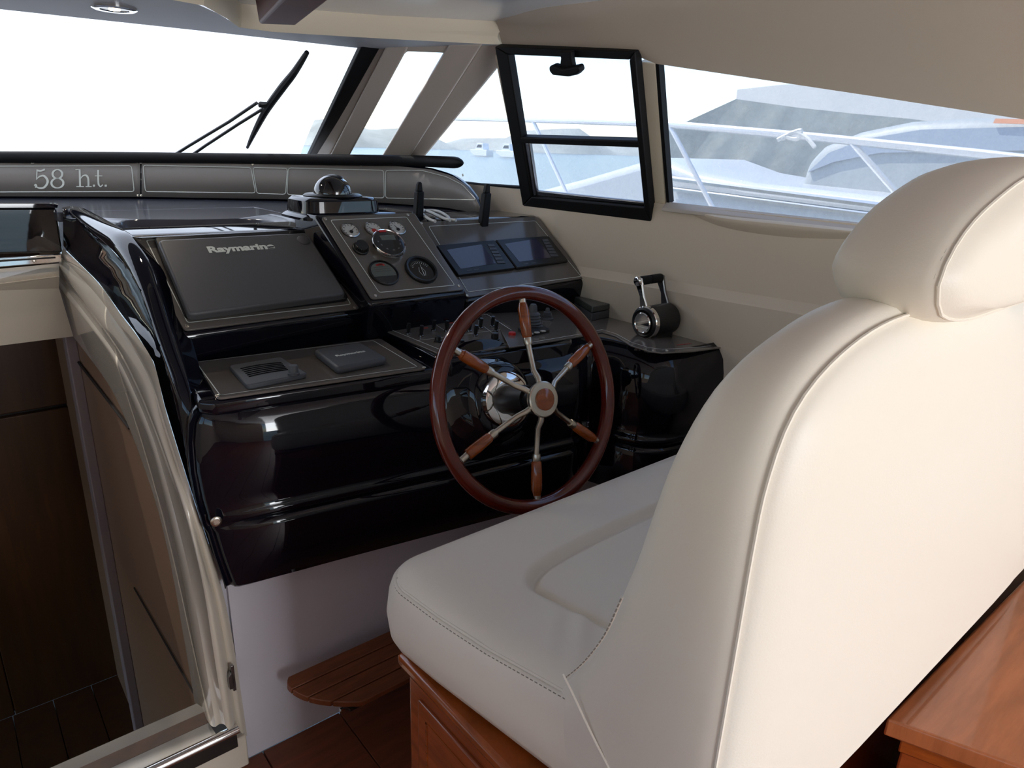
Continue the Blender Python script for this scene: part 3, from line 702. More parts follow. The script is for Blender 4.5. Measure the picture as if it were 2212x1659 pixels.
# trim gauge + rudder gauge
a, b = gf.ab(829, 589, .006); R = .040; t = thing('gauge', gf.p(a, b, .003), 'round black gauge with grey upper dial, lower left on the gauge panel', 'gauge')
G().lathe(gf.p(a, b, .003), gf.n, [(R, 0), (R, .005), (R * .93, .007), (R * .9, .004), (R * .9, 0)], 48).out('bezel', M['blackm'], t, smooth=True)
G().lathe(gf.p(a, b, .003), gf.n, [(R * .9, 0), (R * .9, .003), (0, .003)], 48).out('dial', M['dialk'], t)
up = [(a + R * .84 * math.cos(math.radians(q)), b + R * .84 * math.sin(math.radians(q))) for q in range(-20, 201, 10)]
gf.slab(up, .0062, .0068).out('dial_scale', M['lcd'], t)
arc = [(a + R * .66 * math.cos(math.radians(q)), b + R * .66 * math.sin(math.radians(q))) for q in range(70, 111, 8)]; strip(gf, arc, .006, False, .0072).out('warning_mark', M['redp'], t)
tk = G()
for j in range(3): strip(gf, [(a - .022, b + .004 + j * .007), (a + .022, b + .004 + j * .007)], .0007, False, .0074, tk)
tk.out('scale_marks', M['seam'], t)
a, b = gf.ab(910, 583, .006); R = .045; t = thing('gauge', gf.p(a, b, .003), 'larger round black gauge with a curved scale, lower right on the gauge panel', 'gauge')
G().lathe(gf.p(a, b, .003), gf.n, [(R, 0), (R, .007), (R * .95, .010), (R * .84, .009), (R * .82, .004), (R * .82, 0)], 48).out('bezel', M['blackm'], t, smooth=True)
G().lathe(gf.p(a, b, .003), gf.n, [(R * .82, 0), (R * .82, .003), (0, .003)], 48).out('dial', M['dialk'], t)
arc = [(a + R * .64 * math.cos(math.radians(q)), b + R * .64 * math.sin(math.radians(q))) for q in range(25, 156, 6)]; strip(gf, arc, .0035, False, .0068).out('dial_scale', M['orange'] if 0 else M['lcd'], t)
tk = G()
for q in range(25, 156, 13):
    c_, s_ = math.cos(math.radians(q)), math.sin(math.radians(q)); strip(gf, [(a + R * .5 * c_, b + R * .5 * s_), (a + R * .56 * c_, b + R * .56 * s_)], .0012, False, .0070, tk)
for sx in (-1, 1): strip(gf, [(a + sx * .004, b + .008), (a + sx * .009, b - .006), (a + sx * .004, b - .020)], .0009, False, .0070, tk)
tk.out('scale_marks', M['line'], t)
needle(gf, a, b - .016, math.pi / 2 - .1, R * .75, .0072, t, 'line', .0009)
# tiny captions (illegible strokes in the photo)
cg = G()
for u, v, w in ((772, 512, .016), (776, 519, .012), (870, 510, .014), (874, 517, .012), (815, 562, .030), (890, 552, .040)):
    a, b = gf.ab(u, v); strip(gf, [(a - w / 2, b), (a + w / 2, b)], .0018, False, .0036, cg)
cg.out('caption_print', M['lcd'], gp)

# ------------------------------------------------------------------ navigation panel with two screens
nf = frame3(p3b[0], p3b[1], p3t[0])
npn = nf.slab(rpoly([nf.ab(*p) for p in ((1008, 644), (1266, 601), (1160, 469), (903, 481))], .012), -.002, .003).out('navigation_panel', M['panel'], con, bevel=.001)
outline(nf, [(1010, 633), (1254, 599), (1155, 479), (925, 491)], npn, .002, .006)
for p in ((1262, 602), (1008, 640), (910, 484)): screw(nf, *nf.ab(*p), npn, .0045, .003)
for pts, scr, bt, lab in (
    (((990, 595), (1113, 580), (1068, 519), (942, 530)), ((995, 581), (1072, 569), (1040, 528), (965, 540)), ((1075, 570), (1092, 570), (1066, 527), (1052, 527)), 'small black-framed screen, left one of the pair on the wide right panel'),
    (((1116, 580), (1228, 564), (1185, 510), (1070, 518)), ((1122, 566), (1160, 560), (1132, 520), (1090, 527)), ((1190, 555), (1207, 555), (1182, 516), (1170, 517)), 'small black-framed screen, right one of the pair, nearer the side window')):
    t = thing('chart_display', nf.px(*pts[0]), lab, 'screen', 'pair of small screens')
    nf.slab(rpoly([nf.ab(*p, .012) for p in pts], .006), .003, .014).out('housing', M['blackm'], t, bevel=.003)
    q = [nf.ab(*p, .014) for p in scr]
    if 'right one' in lab: q = [nf.ab(*p, .014) for p in ((1122, 566), (1192, 556), (1158, 516), (1090, 527))]
    nf.slab(rpoly(q, .003), .0135, .0146).out('screen', M['screen'], t)
    b4 = [Vector((*nf.ab(*p, .014), 0)) for p in bt]
    for j in range(6):
        t0, t1 = (j + .12) / 6, (j + .88) / 6
        l0, l1 = b4[0].lerp(b4[3], t0), b4[0].lerp(b4[3], t1); r0_, r1_ = b4[1].lerp(b4[2], t0), b4[1].lerp(b4[2], t1)
        nf.slab([(p.x, p.y) for p in (l0, r0_, r1_, l1)], .0135, .0155).out('button', M['tgrey'], t)
    u0, v0 = (1012, 582) if 'left one' in lab else (1135, 568)
    cg = G()
    for dx in (0, 16):
        a, b = nf.ab(u0 + dx, v0 - dx * .12, .014); strip(nf, [(a - .007, b - .004), (a + .007, b - .004)], .004, False, .0146, cg)
    cg.out('caption_print', M['tgrey'], t)

# ------------------------------------------------------------------ compass on its stepped binnacle
bn = thing('compass', (.93, 1.95, 1.2), 'black dome compass on a stepped glossy binnacle, on top of the dash', 'compass')
def lozenge(z, pix, bev=0):
    return [pz(u, v, z) for u, v in pix]
zb0 = 1.206
base = [Vector((x, y, zb0)) for x, y in ((.745, 1.70), (1.085, 1.69), (1.125, 1.86), (1.0, 2.16), (.80, 2.14), (.735, 1.9))]
def shrink(pts, s, z, dx=0, dy=0):
    c = sum(pts, Vector()) / len(pts); return [Vector((c.x + (p.x - c.x) * s + dx, c.y + (p.y - c.y) * s + dy, z)) for p in pts]
by = 1.84; cent = py(719, 419, by); bx = cent.x; ZD = cent.z
def sq_ring(cx_, cy_, w, d, z, n=28, e=3.2):
    out = []
    for k in range(n):
        t = 2 * math.pi * k / n; c_, s_ = math.cos(t), math.sin(t)
        out.append(Vector((cx_ + w * math.copysign(abs(c_) ** (2 / e), c_), cy_ + d * math.copysign(abs(s_) ** (2 / e), s_), z)))
    return out
G().loft([sq_ring(bx + .03, by + .02, .10, .085, DZ - .002, e=4), sq_ring(bx + .02, by + .01, .115, .10, ZD - .066, e=4.5), sq_ring(bx + .008, by - .005, .136, .112, ZD - .060, e=4.5), sq_ring(bx + .008, by - .005, .136, .112, ZD - .054, e=4.5), sq_ring(bx + .008, by - .005, .126, .102, ZD - .047, e=4.5), sq_ring(bx, by, .112, .092, ZD - .045, e=4.5)], True, True).out('lower_step', M['black'], bn, smooth=True, angle=40)
G().loft([sq_ring(bx, by, .112, .090, ZD - .048, e=5), sq_ring(bx, by, .108, .086, ZD - .014, e=5), sq_ring(bx, by, .099, .077, ZD - .006, e=5), sq_ring(bx, by, .07, .06, ZD - .005, e=4)], True, True).out('upper_step', M['black'], bn, smooth=True, angle=40)
G().lathe((bx, by, ZD - .006), (0, 0, 1), [(.078, 0), (.080, .003), (.074, .007), (.053, .008), (0, .008)], 48).out('collar', M['blackm'], bn, smooth=True)
G().lathe((bx, by, ZD), (0, 0, 1), [(.052 * math.cos(a), .050 * math.sin(a)) for a in [math.pi / 2 * k / 14 for k in range(15)]], 48).out('dome', M['plexi'], bn, smooth=True)
G().lathe((bx + .005, by + .003, ZD), (0, 0, 1), [(.0532 * math.cos(a), .0520 * math.sin(a)) for a in [math.pi / 2 * k / 14 for k in range(9, 15)]], 48).out('hood', M['blackm'], bn, smooth=True)

# ------------------------------------------------------------------ the two black uprights and the cable behind the panels
for (u0, v0), (u1, v1), xx, lab in (((902, 475), (905, 392), 1.86, 'upright black antenna bracket behind the gauge panel'), ((1043, 478), (1052, 396), 1.92, 'upright black antenna bracket near the right end of the fascia')):
    b0 = pz(u0, v0, 1.18); t1 = pl(u1, v1, b0, (0, 1, 0)); d = t1 - b0
    t = thing('antenna_bracket', b0, lab, 'bracket', 'black brackets behind the dash panels')
    w = .014
    f_ = Fr(b0, (1, 0, 0), (0, -1, 0)); L = d.z; k = d.x / d.z
    f_.slab([(-w, -.02), (w, -.02), (w * 1.0 + k * L * .75, L * .75), (-w * .7 + k * L * .75, L * .75)], -.012, .012).out('arm', M['rubber'], t, bevel=.004)
    f_.slab([(-w * .6 + k * L * .74, L * .74), (w * .8 + k * L * .74, L * .74), (w * .5 + k * L, L * .97), (k * L, L), (-w * .5 + k * L, L * .93)], -.008, .008).out('clip', M['rubber'], t, bevel=.003)
ca = thing('cable', pz(930, 465, 1.2), 'looped white cable lying behind the gauge panel', 'cable')
for pts in (((908, 452), (930, 458), (960, 472), (985, 476)), ((905, 462), (918, 455), (945, 456), (965, 466), (972, 476)), ((908, 458), (925, 472), (940, 478))):
    G().tube(catmull([pz(u, v, 1.192) for u, v in pts], 6), .0045, 8).out('strand', M['cable'], ca, smooth=True)

# ------------------------------------------------------------------ switch panel
sf_ = Fr((1.0, 1.35, MZ), (1, 0, 0), (0, 0, 1))
q = [sf_.ab(*p) for p in ((960, 771), (1108, 748), (1110, 748), (1245, 728), (1168, 664), (1080, 676), (818, 710))]
q = [sf_.ab(*p) for p in ((960, 771), (1150, 744), (1060, 676), (818, 710))]
sp = sf_.slab(rpoly(q, .008), -.001, .0025).out('switch_panel', M['panel'], con, bevel=.001)
outline(sf_, [(966, 765), (1141, 740), (1052, 682), (836, 712)], sp, .0018, .004)
q2 = [sf_.ab(*p) for p in ((900, 742), (1000, 727))]
lg = strip(sf_, [sf_.ab(900, 739), sf_.ab(1100, 712)], .0015, False, .0036); strip(sf_, [sf_.ab(1020, 755), sf_.ab(935, 700)], .0012, False, .0036, lg); strip(sf_, [sf_.ab(1075, 730), sf_.ab(1045, 708)], .0012, False, .0036, lg); lg.out('divider_print', M['line'], sp)
for p in ((830, 708),): screw(sf_, *sf_.ab(*p), sp, .004, .0025)
def toggle(u, v, lab, cap=None, h=.025):
    q = sf_.px(u, v, .003); t = thing('toggle_switch', q, lab, 'switch', 'toggle switches on the switch panel')
    G().lathe(q, (0, 0, 1), [(.0065, 0), (.0065, .004), (.005, .005), (0, .005)], 14).out('collar', M['alu'], t, smooth=True)
    g = G(); g.tube([q + Vector((0, 0, .004)), q + Vector((0, -.002, .004 + h * .6)), q + Vector((0, -.004, .004 + h))], [.0042, .0055, .0048], 8); g.out('lever', M['blackm'], t, smooth=True)
    return t
row = ['leftmost', 'second from left', 'third from left', 'fourth, just left of the wheel rim']
for i, (u, v) in enumerate(((882, 722), (910, 727), (937, 715), (965, 716))):
    toggle(u, v, 'black toggle switch beside a red mark, ' + row[i] + (' of the row' if i < 3 else ''))
    a, b = sf_.ab(u + 8, v - 16); sf_.rect(a - .008, b - .003, a + .008, b + .003, .0025, .0036).out('warning_mark', M['redp'], sp)
a, b = sf_.ab(864, 711); sf_.rect(a - .006, b - .002, a + .006, b + .002, .0025, .0036).out('warning_mark', M['redp'], sp)
for u, v, lab in ((1014, 716, 'black toggle switch just inside the wheel rim, left of the centre pair'), (1036, 694, 'black toggle switch farthest back in the centre pair, inside the wheel'), (1038, 710, 'black toggle switch nearer one of the centre pair, inside the wheel'), (1063, 706, 'black toggle switch right of the centre pair, inside the wheel'), (1071, 716, 'black toggle switch behind the black round knob, inside the wheel'), (1027, 726, 'black toggle switch in front of the centre pair, inside the wheel')):
    toggle(u, v, lab)
def roundknob(u, v, r, h, m, lab, cat='knob', par=None):
    q = sf_.px(u, v, .003); t = thing('round_knob', q, lab, cat)
    G().lathe(q, (0, 0, 1), [(r * 1.25, 0), (r * 1.25, .003), (r, .004)], 20).out('skirt', M['blackm'], t, smooth=True)
    G().lathe(q, (0, 0, 1), [(r, .003), (r * .95, h * .9), (r * .8, h), (0, h)], 20).out('cap', M[m], t, smooth=True)
roundknob(1069, 734, .0095, .018, 'blackm', 'short black round knob in front of the toggles, beside the red button')
roundknob(946, 738, .008, .014, 'blackm', 'short black round knob left of the wheel rim on the switch panel')
roundknob(996, 746, .009, .014, 'blackm', 'short black round knob just inside the left wheel rim, near edge of the panel')
roundknob(1106, 727, .0095, .012, 'red', 'bright red round push button beside the top wheel spoke', 'button')
# right-hand control panel
lt = lambda x: MZ - max(0, x - 1.15) * .085
rf = Fr((1.15, 1.3, MZ), (1, 0, -.085), (.085, 0, 1))
outp = [(1100, 752), (1190, 739), (1278, 724), (1300, 719), (1330, 728), (1362, 748), (1400, 760), (1430, 764), (1500, 760), (1560, 752), (1460, 711), (1375, 682), (1290, 656), (1060, 672)]
rp = rf.slab([rf.ab(*p) for p in outp], -.001, .0028).out('control_panel', M['panel'], con, bevel=.001)
ol = [(1142, 744), (1280, 720), (1300, 715), (1330, 724), (1364, 743), (1400, 754), (1430, 758), (1500, 754), (1545, 749), (1450, 713), (1370, 687)]
strip(rf, [rf.ab(*p) for p in ol], .002, False, .0042).out('outline_print', M['line'], rp)
for p in ((1440, 760), (1556, 751)): screw(rf, *rf.ab(*p), rp, .004, .003)
q = rf.ab(1415, 731); rf.rect(q[0] - .006, q[1] - .004, q[0] + .006, q[1] + .004, .003, .0045).out('brass_tab', M['steel'], rp)
text('lettering', 'CAUTION', rf, *rf.ab(1480, 745), .020, M['redp'], rp, ext=.0003, c=.0032, label='faint red warning print') if False else None
a, b = rf.ab(1478, 746); strip(rf, [(a - .03, b), (a + .03, b)], .005, False, .0034).out('warning_mark', M['redp'], rp)
# bow-thruster joystick (ribbed boot), small one and grey box
def jb(u, v, r, h, lab, name='joystick'):
    q = rf.px(u, v, .003); t = thing(name, q, lab, 'joystick')
    G().lathe(q, (0, 0, 1), [(r * 1.5, 0), (r * 1.5, .004), (r * 1.3, .006)], 28).out('flange', M['tgrey'], t, smooth=True)
    pr = [(r * 1.2, .004)]
    for k in range(5): pr += [(r * (1.2 - .06 * k), .004 + h * .12 * k + .002), (r * (1.05 - .06 * k), .004 + h * .12 * (k + .7))]
    pr += [(r * .55, h * .68), (r * .5, h * .9), (r * .35, h), (0, h)]
    G().lathe(q, (0, 0, 1), pr, 28).out('boot', M['tgrey'], t, smooth=True)
jb(1150, 708, .021, .065, 'grey ribbed joystick right behind the top wheel spoke')
jb(1182, 690, .012, .034, 'small grey joystick knob, right of the ribbed joystick')
t = thing('key_pad', rf.px(1163, 716), 'flat black key pad with white keys at the foot of the ribbed joystick', 'keypad')
q = [rf.ab(*p) for p in ((1135, 731), (1187, 720), (1170, 706), (1118, 716))]; rf.slab(q, .003, .010).out('base', M['blackm'], t, bevel=.002)
for p in ((1146, 722), (1160, 719), (1173, 716)):
    a, b = rf.ab(*p, .010); rf.rect(a - .006, b - .004, a + .006, b + .004, .0098, .0125).out('key', M['dial'], t)
t = thing('control_box', rf.px(1290, 690), 'dark grey-green lidded box on the shelf beside the lining, behind the wheel rim', 'box')
bq = [rf.ab(*p) for p in ((1276, 696), (1330, 684), (1283, 656), (1228, 664))]
rf.slab(rpoly(bq, .008), .003, .026).out('base', M['tgrey'], t, bevel=.003)
rf.slab(rpoly([(a + (0.002 if 0 else 0), b) for a, b in bq], .010), .028, .046).out('lid', mat('grey_green_plastic', (.055, .062, .058, 1), .4), t, bevel=.005, seg=3)

# ------------------------------------------------------------------ throttle
th0 = rf.px(1420, 722, .003)
t = thing('throttle', th0, 'black and chrome twin-lever throttle on the shelf by the cream lining', 'throttle')
ax = Vector((1, -.03, .02)).normalized(); R = .043
cz = .003 + R + .002
c0 = pl(1392, 697, (0, 1.19, 0), (0, 1, 0)); c0 = Vector((c0.x, 1.19, c0.z))
LB = .105
G().lathe(c0, ax, [(R * .2, -.004), (R * .55, -.004)], 40).out('hub_recess', M['rubber'], t)
G().lathe(c0, ax, [(R * .98, .004), (R * 1.0, .010), (R, LB - .006), (R * .9, LB), (0, LB)], 40).out('barrel', M['blackm'], t, smooth=True)
G().lathe(c0, ax, [(R * .62, -.002), (R * .85, -.008), (R * .98, -.004), (R * .98, .004), (R * .6, .004)], 40).out('end_cap', M['blackm'], t, smooth=True)
G().lathe(c0, ax, [(R * .99, -.001), (R * 1.05, .001), (R * 1.05, .012), (R * .99, .014)], 40).out('chrome_ring', M['chrome'], t, smooth=True)
G().lathe(c0, ax, [(R * .56, -.009), (R * .62, -.011), (R * .68, -.009), (R * .62, -.006)], 40).out('inner_ring', M['chrome'], t, smooth=True)
G().lathe(c0, ax, [(R * .6, .0), (R * .55, -.006), (R * .3, .004), (0, .006)], 40).out('dial', M['blackm'], t, smooth=True)
fpt = Vector((c0.x + .05, c0.y, rf.px(1415, 725).z)); g = G(); g.box((c0.x + .006, c0.y - .03, .90), (c0.x + LB - .01, c0.y + .03, c0.z - .01)); g.out('foot', M['blackm'], t, bevel=.006)
# levers: blades rising and leaning forward
tp0 = pl(1390, 606, (0, 1.225, 0), (0, 1, 0))
up = (tp0 - c0); up.x = 0
for i, (xo, nm, m_) in enumerate(((.004, 'lever', 'chrome'), (LB - .014, 'lever', 'alu'))):
    bs = c0 + ax * xo + up.normalized() * R * .5; tpp = c0 + ax * xo + up + Vector((0, .004, .0)); n2 = ax; sd = up.normalized().cross(ax)
    w0, w1 = .016, .011
    pr = [bs - sd * w0, bs + sd * w0, bs + up * .45 + sd * w1 * .75 , tpp - up * .12 + sd * w1, tpp + sd * w1 * 1.1 + up * .04, tpp + up * .10, tpp - sd * w1 * 1.2 + up * .04, tpp - up * .12 - sd * w1 * 1.1, bs + up * .45 - sd * w1 * .75]
    g = G(); g.prism(pr, ax * .010); g.out(nm, M['chrome'] if i == 0 else M['alu'], t, bevel=.003, seg=3)
hb0 = c0 + up + ax * .010; g = G(); g.tube([hb0, hb0 + ax * .036], [.0125, .0125], 20); g.out('grip', M['rubber'], t, bevel=.003)
g = G(); g.tube([hb0 + ax * .039, hb0 + ax * (LB - .022)], [.0125, .0125], 20); g.out('grip', M['rubber'], t, bevel=.003)
g = G(); g.lathe(c0 + up + ax * -.0, -ax, [(.013, 0), (.013, .004), (.010, .006), (0, .006)], 20); g.out('lever_boss', M['chrome'], t, smooth=True)

# ================================================================== STEERING WHEEL
WC = Vector((.939, 1.05, .888)); WT, WPSI = .30, -.036
wn_ = Vector((math.sin(WPSI) * math.cos(WT), -math.cos(WPSI) * math.cos(WT), math.sin(WT)))
wa = Vector((math.cos(WPSI), math.sin(WPSI), 0)); wb_ = wn_.cross(wa).normalized()
if wb_.z < 0: wb_ = -wb_
RO, rt = .247, .0165
wh = thing('steering_wheel', WC, 'six-spoke wooden steering wheel with a polished mahogany rim', 'steering wheel')
rim = []
for k in range(96):
    a = 2 * math.pi * k / 96; c_ = wa * math.cos(a) + wb_ * math.sin(a); cc = WC + c_ * (RO - rt)
    rim.append([cc + c_ * rt * .95 * math.cos(b) + wn_ * rt * 1.0 * math.sin(b) for b in [2 * math.pi * j / 20 for j in range(20)]])
rim.append(rim[0]); G().loft(rim, True).out('rim', M['rim'], wh, smooth=True)
hubd = .045; HC = WC + wn_ * hubd - wa * 0
def polar(a, r, h=0): return WC + (wa * math.cos(a) + wb_ * math.sin(a)) * r + wn_ * h
G().lathe(HC, wn_, [(.012, -.012), (.036, -.010), (.0385, -.004), (.0385, .002), (.036, .004), (.020, .005)], 40).out('hub_plate', M['steel'], wh, smooth=True)
G().lathe(HC, wn_, [(.0235, .002), (.0235, .008), (.018, .012), (0, .0135)], 40).out('hub_button', M['teakh'], wh, smooth=True)
G().lathe(HC, -wn_, [(.030, .004), (.026, .02), (.024, .04), (.027, .055), (.028, .07)], 32).out('hub_boss', M['blackm'], wh, smooth=True)
# spoke angles read from the photo (rim ends)
ends = [(1128, 640), (1276, 744), (1294, 955), (1161, 1084), (1000, 992), (982, 756)]
for u, v in ends:
    e = pl(u, v, WC, wn_) - WC; an = math.atan2(e.dot(wb_), e.dot(wa)); rr_ = e.length
    rend = min(rr_, RO - rt * 1.6)
    g = G(); g.tube([polar(an, .026, hubd - .008), polar(an, .045, hubd - .012), polar(an, .062, .020), polar(an, .10, .012), polar(an, .135, .005)], [.0062, .0064, .0060, .0062, .0066], 12); g.out('spoke_rod', M['steel'], wh, smooth=True)
    g = G(); g.tube([polar(an, .118, .0085), polar(an, .122, .008), polar(an, .130, .0065), polar(an, .134, .006)], [.0085, .0095, .0095, .0085], 16); g.out('ferrule', M['steel'], wh, smooth=True)
    g = G(); g.tube([polar(an, .133, .006), polar(an, .137, .006), polar(an, .170, .003), polar(an, .195, .0), polar(an, rend - .018, 0), polar(an, rend - .012, 0)], [.0088, .0112, .0124, .0120, .0100, .0085], 18); g.out('spoke_handle', M['teakh'], wh, smooth=True)
    g = G(); g.tube([polar(an, rend - .013, 0), polar(an, rend + .006, 0)], [.0078, .0075], 16); g.out('end_ferrule', M['steel'], wh, smooth=True)
# helm column, between wheel and console
co = thing('helm_column', (HC - wn_ * .17), 'polished round steering column base behind the wheel hub', 'column')
base_c = HC - wn_ * .128
fd = (FP - base_c).dot(FN) / (-wn_).dot(FN)
G().lathe(base_c - wn_ * .012, wn_, [(.060, 0), (.064, .006), (.062, .016), (.052, .022), (.038, .022)], 48).out('base_ring', M['chrome'], co, smooth=True)
G().lathe(base_c, wn_, [(.034, 0), (.033, .03), (.031, .085)], 40).out('shaft', M['blackm'], co, smooth=True)
hg_ = G(); rr = []
for t, r in ((-.04, .135), (0, .115), (.25, .098), (.7, .084), (.93, .078), (1, .068), (1.0, .04)):
    c_ = (base_c - wn_ * (fd)).lerp(base_c - wn_ * .012, t)
    e1 = wa; e2 = wb_
    rr.append([c_ + e1 * r * math.copysign(abs(math.cos(a)) ** .8, math.cos(a)) + e2 * r * 1.05 * math.copysign(abs(math.sin(a)) ** .8, math.sin(a)) for a in [2 * math.pi * k / 48 for k in range(48)]])
hg_.loft(rr, True, True).out('housing', M['black'], co, smooth=True, angle=60)

# ================================================================== HELM SEAT
st = thing('helm_armchair', (1.03, .55, .62), 'cream leather helm seat with high backrest and rolled headrest', 'seat')
SX0, SX1 = .50, 1.56
LE = M['leather']
# ---- cushion
def cush_outline(inset, z, n=16):
    x0, x1, yf, yb = .448 + inset, SX1 + .05 - inset, .862 - inset, .36
    p = []; r = max(.02, .075 - inset * .5); cxs, cys = x0 + r, yf - r
    p.append(Vector((x0 + .055, yb, z))); p.append(Vector((x0 + .036, .50, z))); p.append(Vector((x0 + .022, .60, z))); p.append(Vector((x0 + .008, .70, z)))
    for k in range(n + 1):
        t = math.pi - math.pi / 2 * k / n; p.append(Vector((cxs + r * math.cos(t), cys + r * math.sin(t), z)))
    p.append(Vector((.9, yf, z))); p.append(Vector((x1 - r, yf, z)))
    for k in range(1, n + 1):
        t = math.pi / 2 - math.pi / 2 * k / n; p.append(Vector((x1 - r + r * math.cos(t), cys + r * math.sin(t), z)))
    p.append(Vector((x1, yb, z)))
    return p
zt_ = lambda p: 0
cr = []
for ins, z in ((.03, .640), (.008, .645), (.0, .662), (-.004, .70), (.000, .738), (.004, .752), (.008, .758), (.012, .7570), (.020, .752), (.06, .742)):
    r_ = cush_outline(ins, z)
    for p in r_:
        if z > .70 and p.y < .62: p.z += (.62 - p.y) * .10 * min(1, (z - .70) / .05)
    cr.append(r_)
G().loft(cr, False).out('cushion', LE, st, smooth=True, angle=80)
# top fill with the recessed inner panel
edge = cr[-1]
tx0, tx1 = edge[0].x, edge[-1].x
dl = [pz(*p, .775) for p in ((1440, 1085), (1330, 1135), (1220, 1190), (1170, 1222), (1152, 1248), (1160, 1268), (1200, 1290), (1270, 1332), (1330, 1370))]
inner = resample(catmull(dl, 8), 60)
NX, NY = 250, 140
from mathutils.geometry import intersect_point_tri_2d
poly = [(p.x, p.y) for p in inner]
poly = poly + [(poly[-1][0] + .04, .30), (1.25, .30), (1.35, .50), (poly[0][0] + .12, poly[0][1] + .02)]
PA = np.array(poly); PB = np.roll(PA, -1, axis=0)
def sdist(x, y):
    x += 1.37e-6; y += 2.11e-6
    p = np.array([x, y]); d = PB - PA; t = np.clip(((p - PA) * d).sum(1) / ((d * d).sum(1) + 1e-12), 0, 1)
    q = np.hypot(*(PA + d * t[:, None] - p).T).min()
    c = (PA[:, 1] > y) != (PB[:, 1] > y)
    xi = d[:, 0] * (y - PA[:, 1]) / (d[:, 1] + 1e-12) + PA[:, 0]
    return -q if (c & (x < xi)).sum() % 2 else q
V = []; F = []
yf_ = .862 - .16
cpts = edge
xa = .448 + .05; xb = SX1 - .0
for j in range(NY + 1):
    for i in range(NX + 1):
        x = .45 + (1.46 - .45) * i / NX; y = .33 + (.860 - .33) * j / NY
        V.append([x, y])
# keep it inside the cushion outline: clamp to rounded outline inset .02
out2 = [(p.x, p.y) for p in cush_outline(.0105, 0)]
OA = np.array([(p.x, p.y) for p in cush_outline(0, 0)]); OB = OA[1:]; OA = OA[:-1]
IA = np.array(out2); IB = IA[1:]; IA = IA[:-1]
def near(A, B, x, y):
    p = np.array([x, y]); d = B - A; t = np.clip(((p - A) * d).sum(1) / ((d * d).sum(1) + 1e-12), 0, 1); q = A + d * t[:, None]; r = np.hypot(*(q - p).T); k = r.argmin(); return r[k], q[k]
def zat(x, y):
    s = sdist(x, y); z = .7765 + (max(0, .62 - y)) * .10
    z -= .010 * (1 / (1 + math.exp(max(-30, min(30, s / .004)))))
    if abs(s) < .04: z -= .012 * math.exp(-((s) / .0075) ** 2)
    # soft puckers towards the back left corner
    dx, dy = x - .60, y - .53; q = dx * .75 + dy * .66; w_ = dx * -.66 + dy * .75
    z += .0020 * math.sin(w_ * 150) * math.exp(-(q / .07) ** 2 - (w_ / .05) ** 2)
    # roll off at the front/left border
    e = near(OA, OB, x, y)[0]; z -= .031 * math.exp(-e / .019)
    return z
keep = []
def inside(x, y):
    ins = False; n = len(out2)
    for i in range(n):
        a, b = out2[i], out2[(i + 1) % n]
        if (a[1] > y) != (b[1] > y) and x < (b[0] - a[0]) * (y - a[1]) / (b[1] - a[1]) + a[0]: ins = not ins
    return ins
inm = [inside(x, y) for x, y in V]
for k_, (x, y) in enumerate(V):
    if not inm[k_]:
        r_, q_ = near(IA, IB, x, y)
        if r_ < .0075: V[k_] = [float(q_[0]), float(q_[1])]; inm[k_] = True
VV = [(x, y, zat(x, y)) for x, y in V]
for j in range(NY):
    for i in range(NX):
        q = (j * (NX + 1) + i, j * (NX + 1) + i + 1, (j + 1) * (NX + 1) + i + 1, (j + 1) * (NX + 1) + i)
        if all(inm[k] for k in q): F.append(q)
build('seat_top', VV, F, LE, st, smooth=True, angle=180)
# piping / stitching helpers
def stitches(path, name, par, step=.0075, r=.0009, L=.0045, m='thread', lift=Vector((0, 0, 0))):
    path = [Vector(p) for p in path]; tot = sum((b - a).length for a, b in zip(path, path[1:])); n = max(2, int(tot / step)); pts = resample(path, n + 1); g = G()
    for a, b in zip(pts, pts[1:]):
        d = (b - a).normalized() * L / 2; c_ = (a + b) / 2 + lift; g.tube([c_ - d, c_ + d], r, 4)
    o = g.out(name, M[m], par); o['kind'] = 'stuff'; return o
seamc = [p + Vector((0, 0, .0015)) for p in cr[7]]
G().tube(seamc[0:], .0024, 6).out('piping', LE, st, smooth=True)
stitches([p + Vector((-.002, 0, -.0035)) for p in cr[6]][0:40], 'stitching', st)
# ---- backrest: side plane x=.5, aft face y=.26
YB = .262
def yfront(z):
    tab = [(.60, .53), (.70, .53), (.78, .474), (.84, .440), (.89, .418), (1.01, .385), (1.10, .366), (1.186, .345), (1.24, .335), (1.32, .325)]
    if z <= tab[0][0]: return tab[0][1]
    for (a, b), (c_, d) in zip(tab, tab[1:]):
        if z <= c_: return b + (d - b) * (z - a) / (c_ - a)
    return tab[-1][1]
# outline (x,z) of the aft face: from bottom-left up and over to bottom-right
ol_ = [(.497, .700), (.497, .80), (.498, .90), (.499, 1.0), (.500, 1.08), (.505, 1.14), (.527, 1.196), (.578, 1.232), (.66, 1.254), (.76, 1.258), (.90, 1.252)]
ol_ = ol_ + [(2 * 1.03 - x, z) for x, z in ol_[::-1]]
ol3 = resample(catmull([Vector((x, 0, z)) for x, z in ol_], 6), 110)
def olof(d):  # inset polygon by normal offset (positive = inwards)
    out = []
    for i, p in enumerate(ol3):
        a = ol3[max(i - 1, 0)]; b = ol3[min(i + 1, len(ol3) - 1)]; t = (b - a).normalized(); n = Vector((t.z, 0, -t.x)); out.append(p + n * d)
    return out
cen_ = Vector((1.03, 0, .95))
def lerpc(k, d):
    return [p.lerp(Vector((min(max(p.x, .8), 1.26), 0, min(p.z, .98))), k) for p in olof(d)]
rings = []
def addr(pts, yfun): rings.append([Vector((p.x, yfun(p), p.z)) for p in pts])
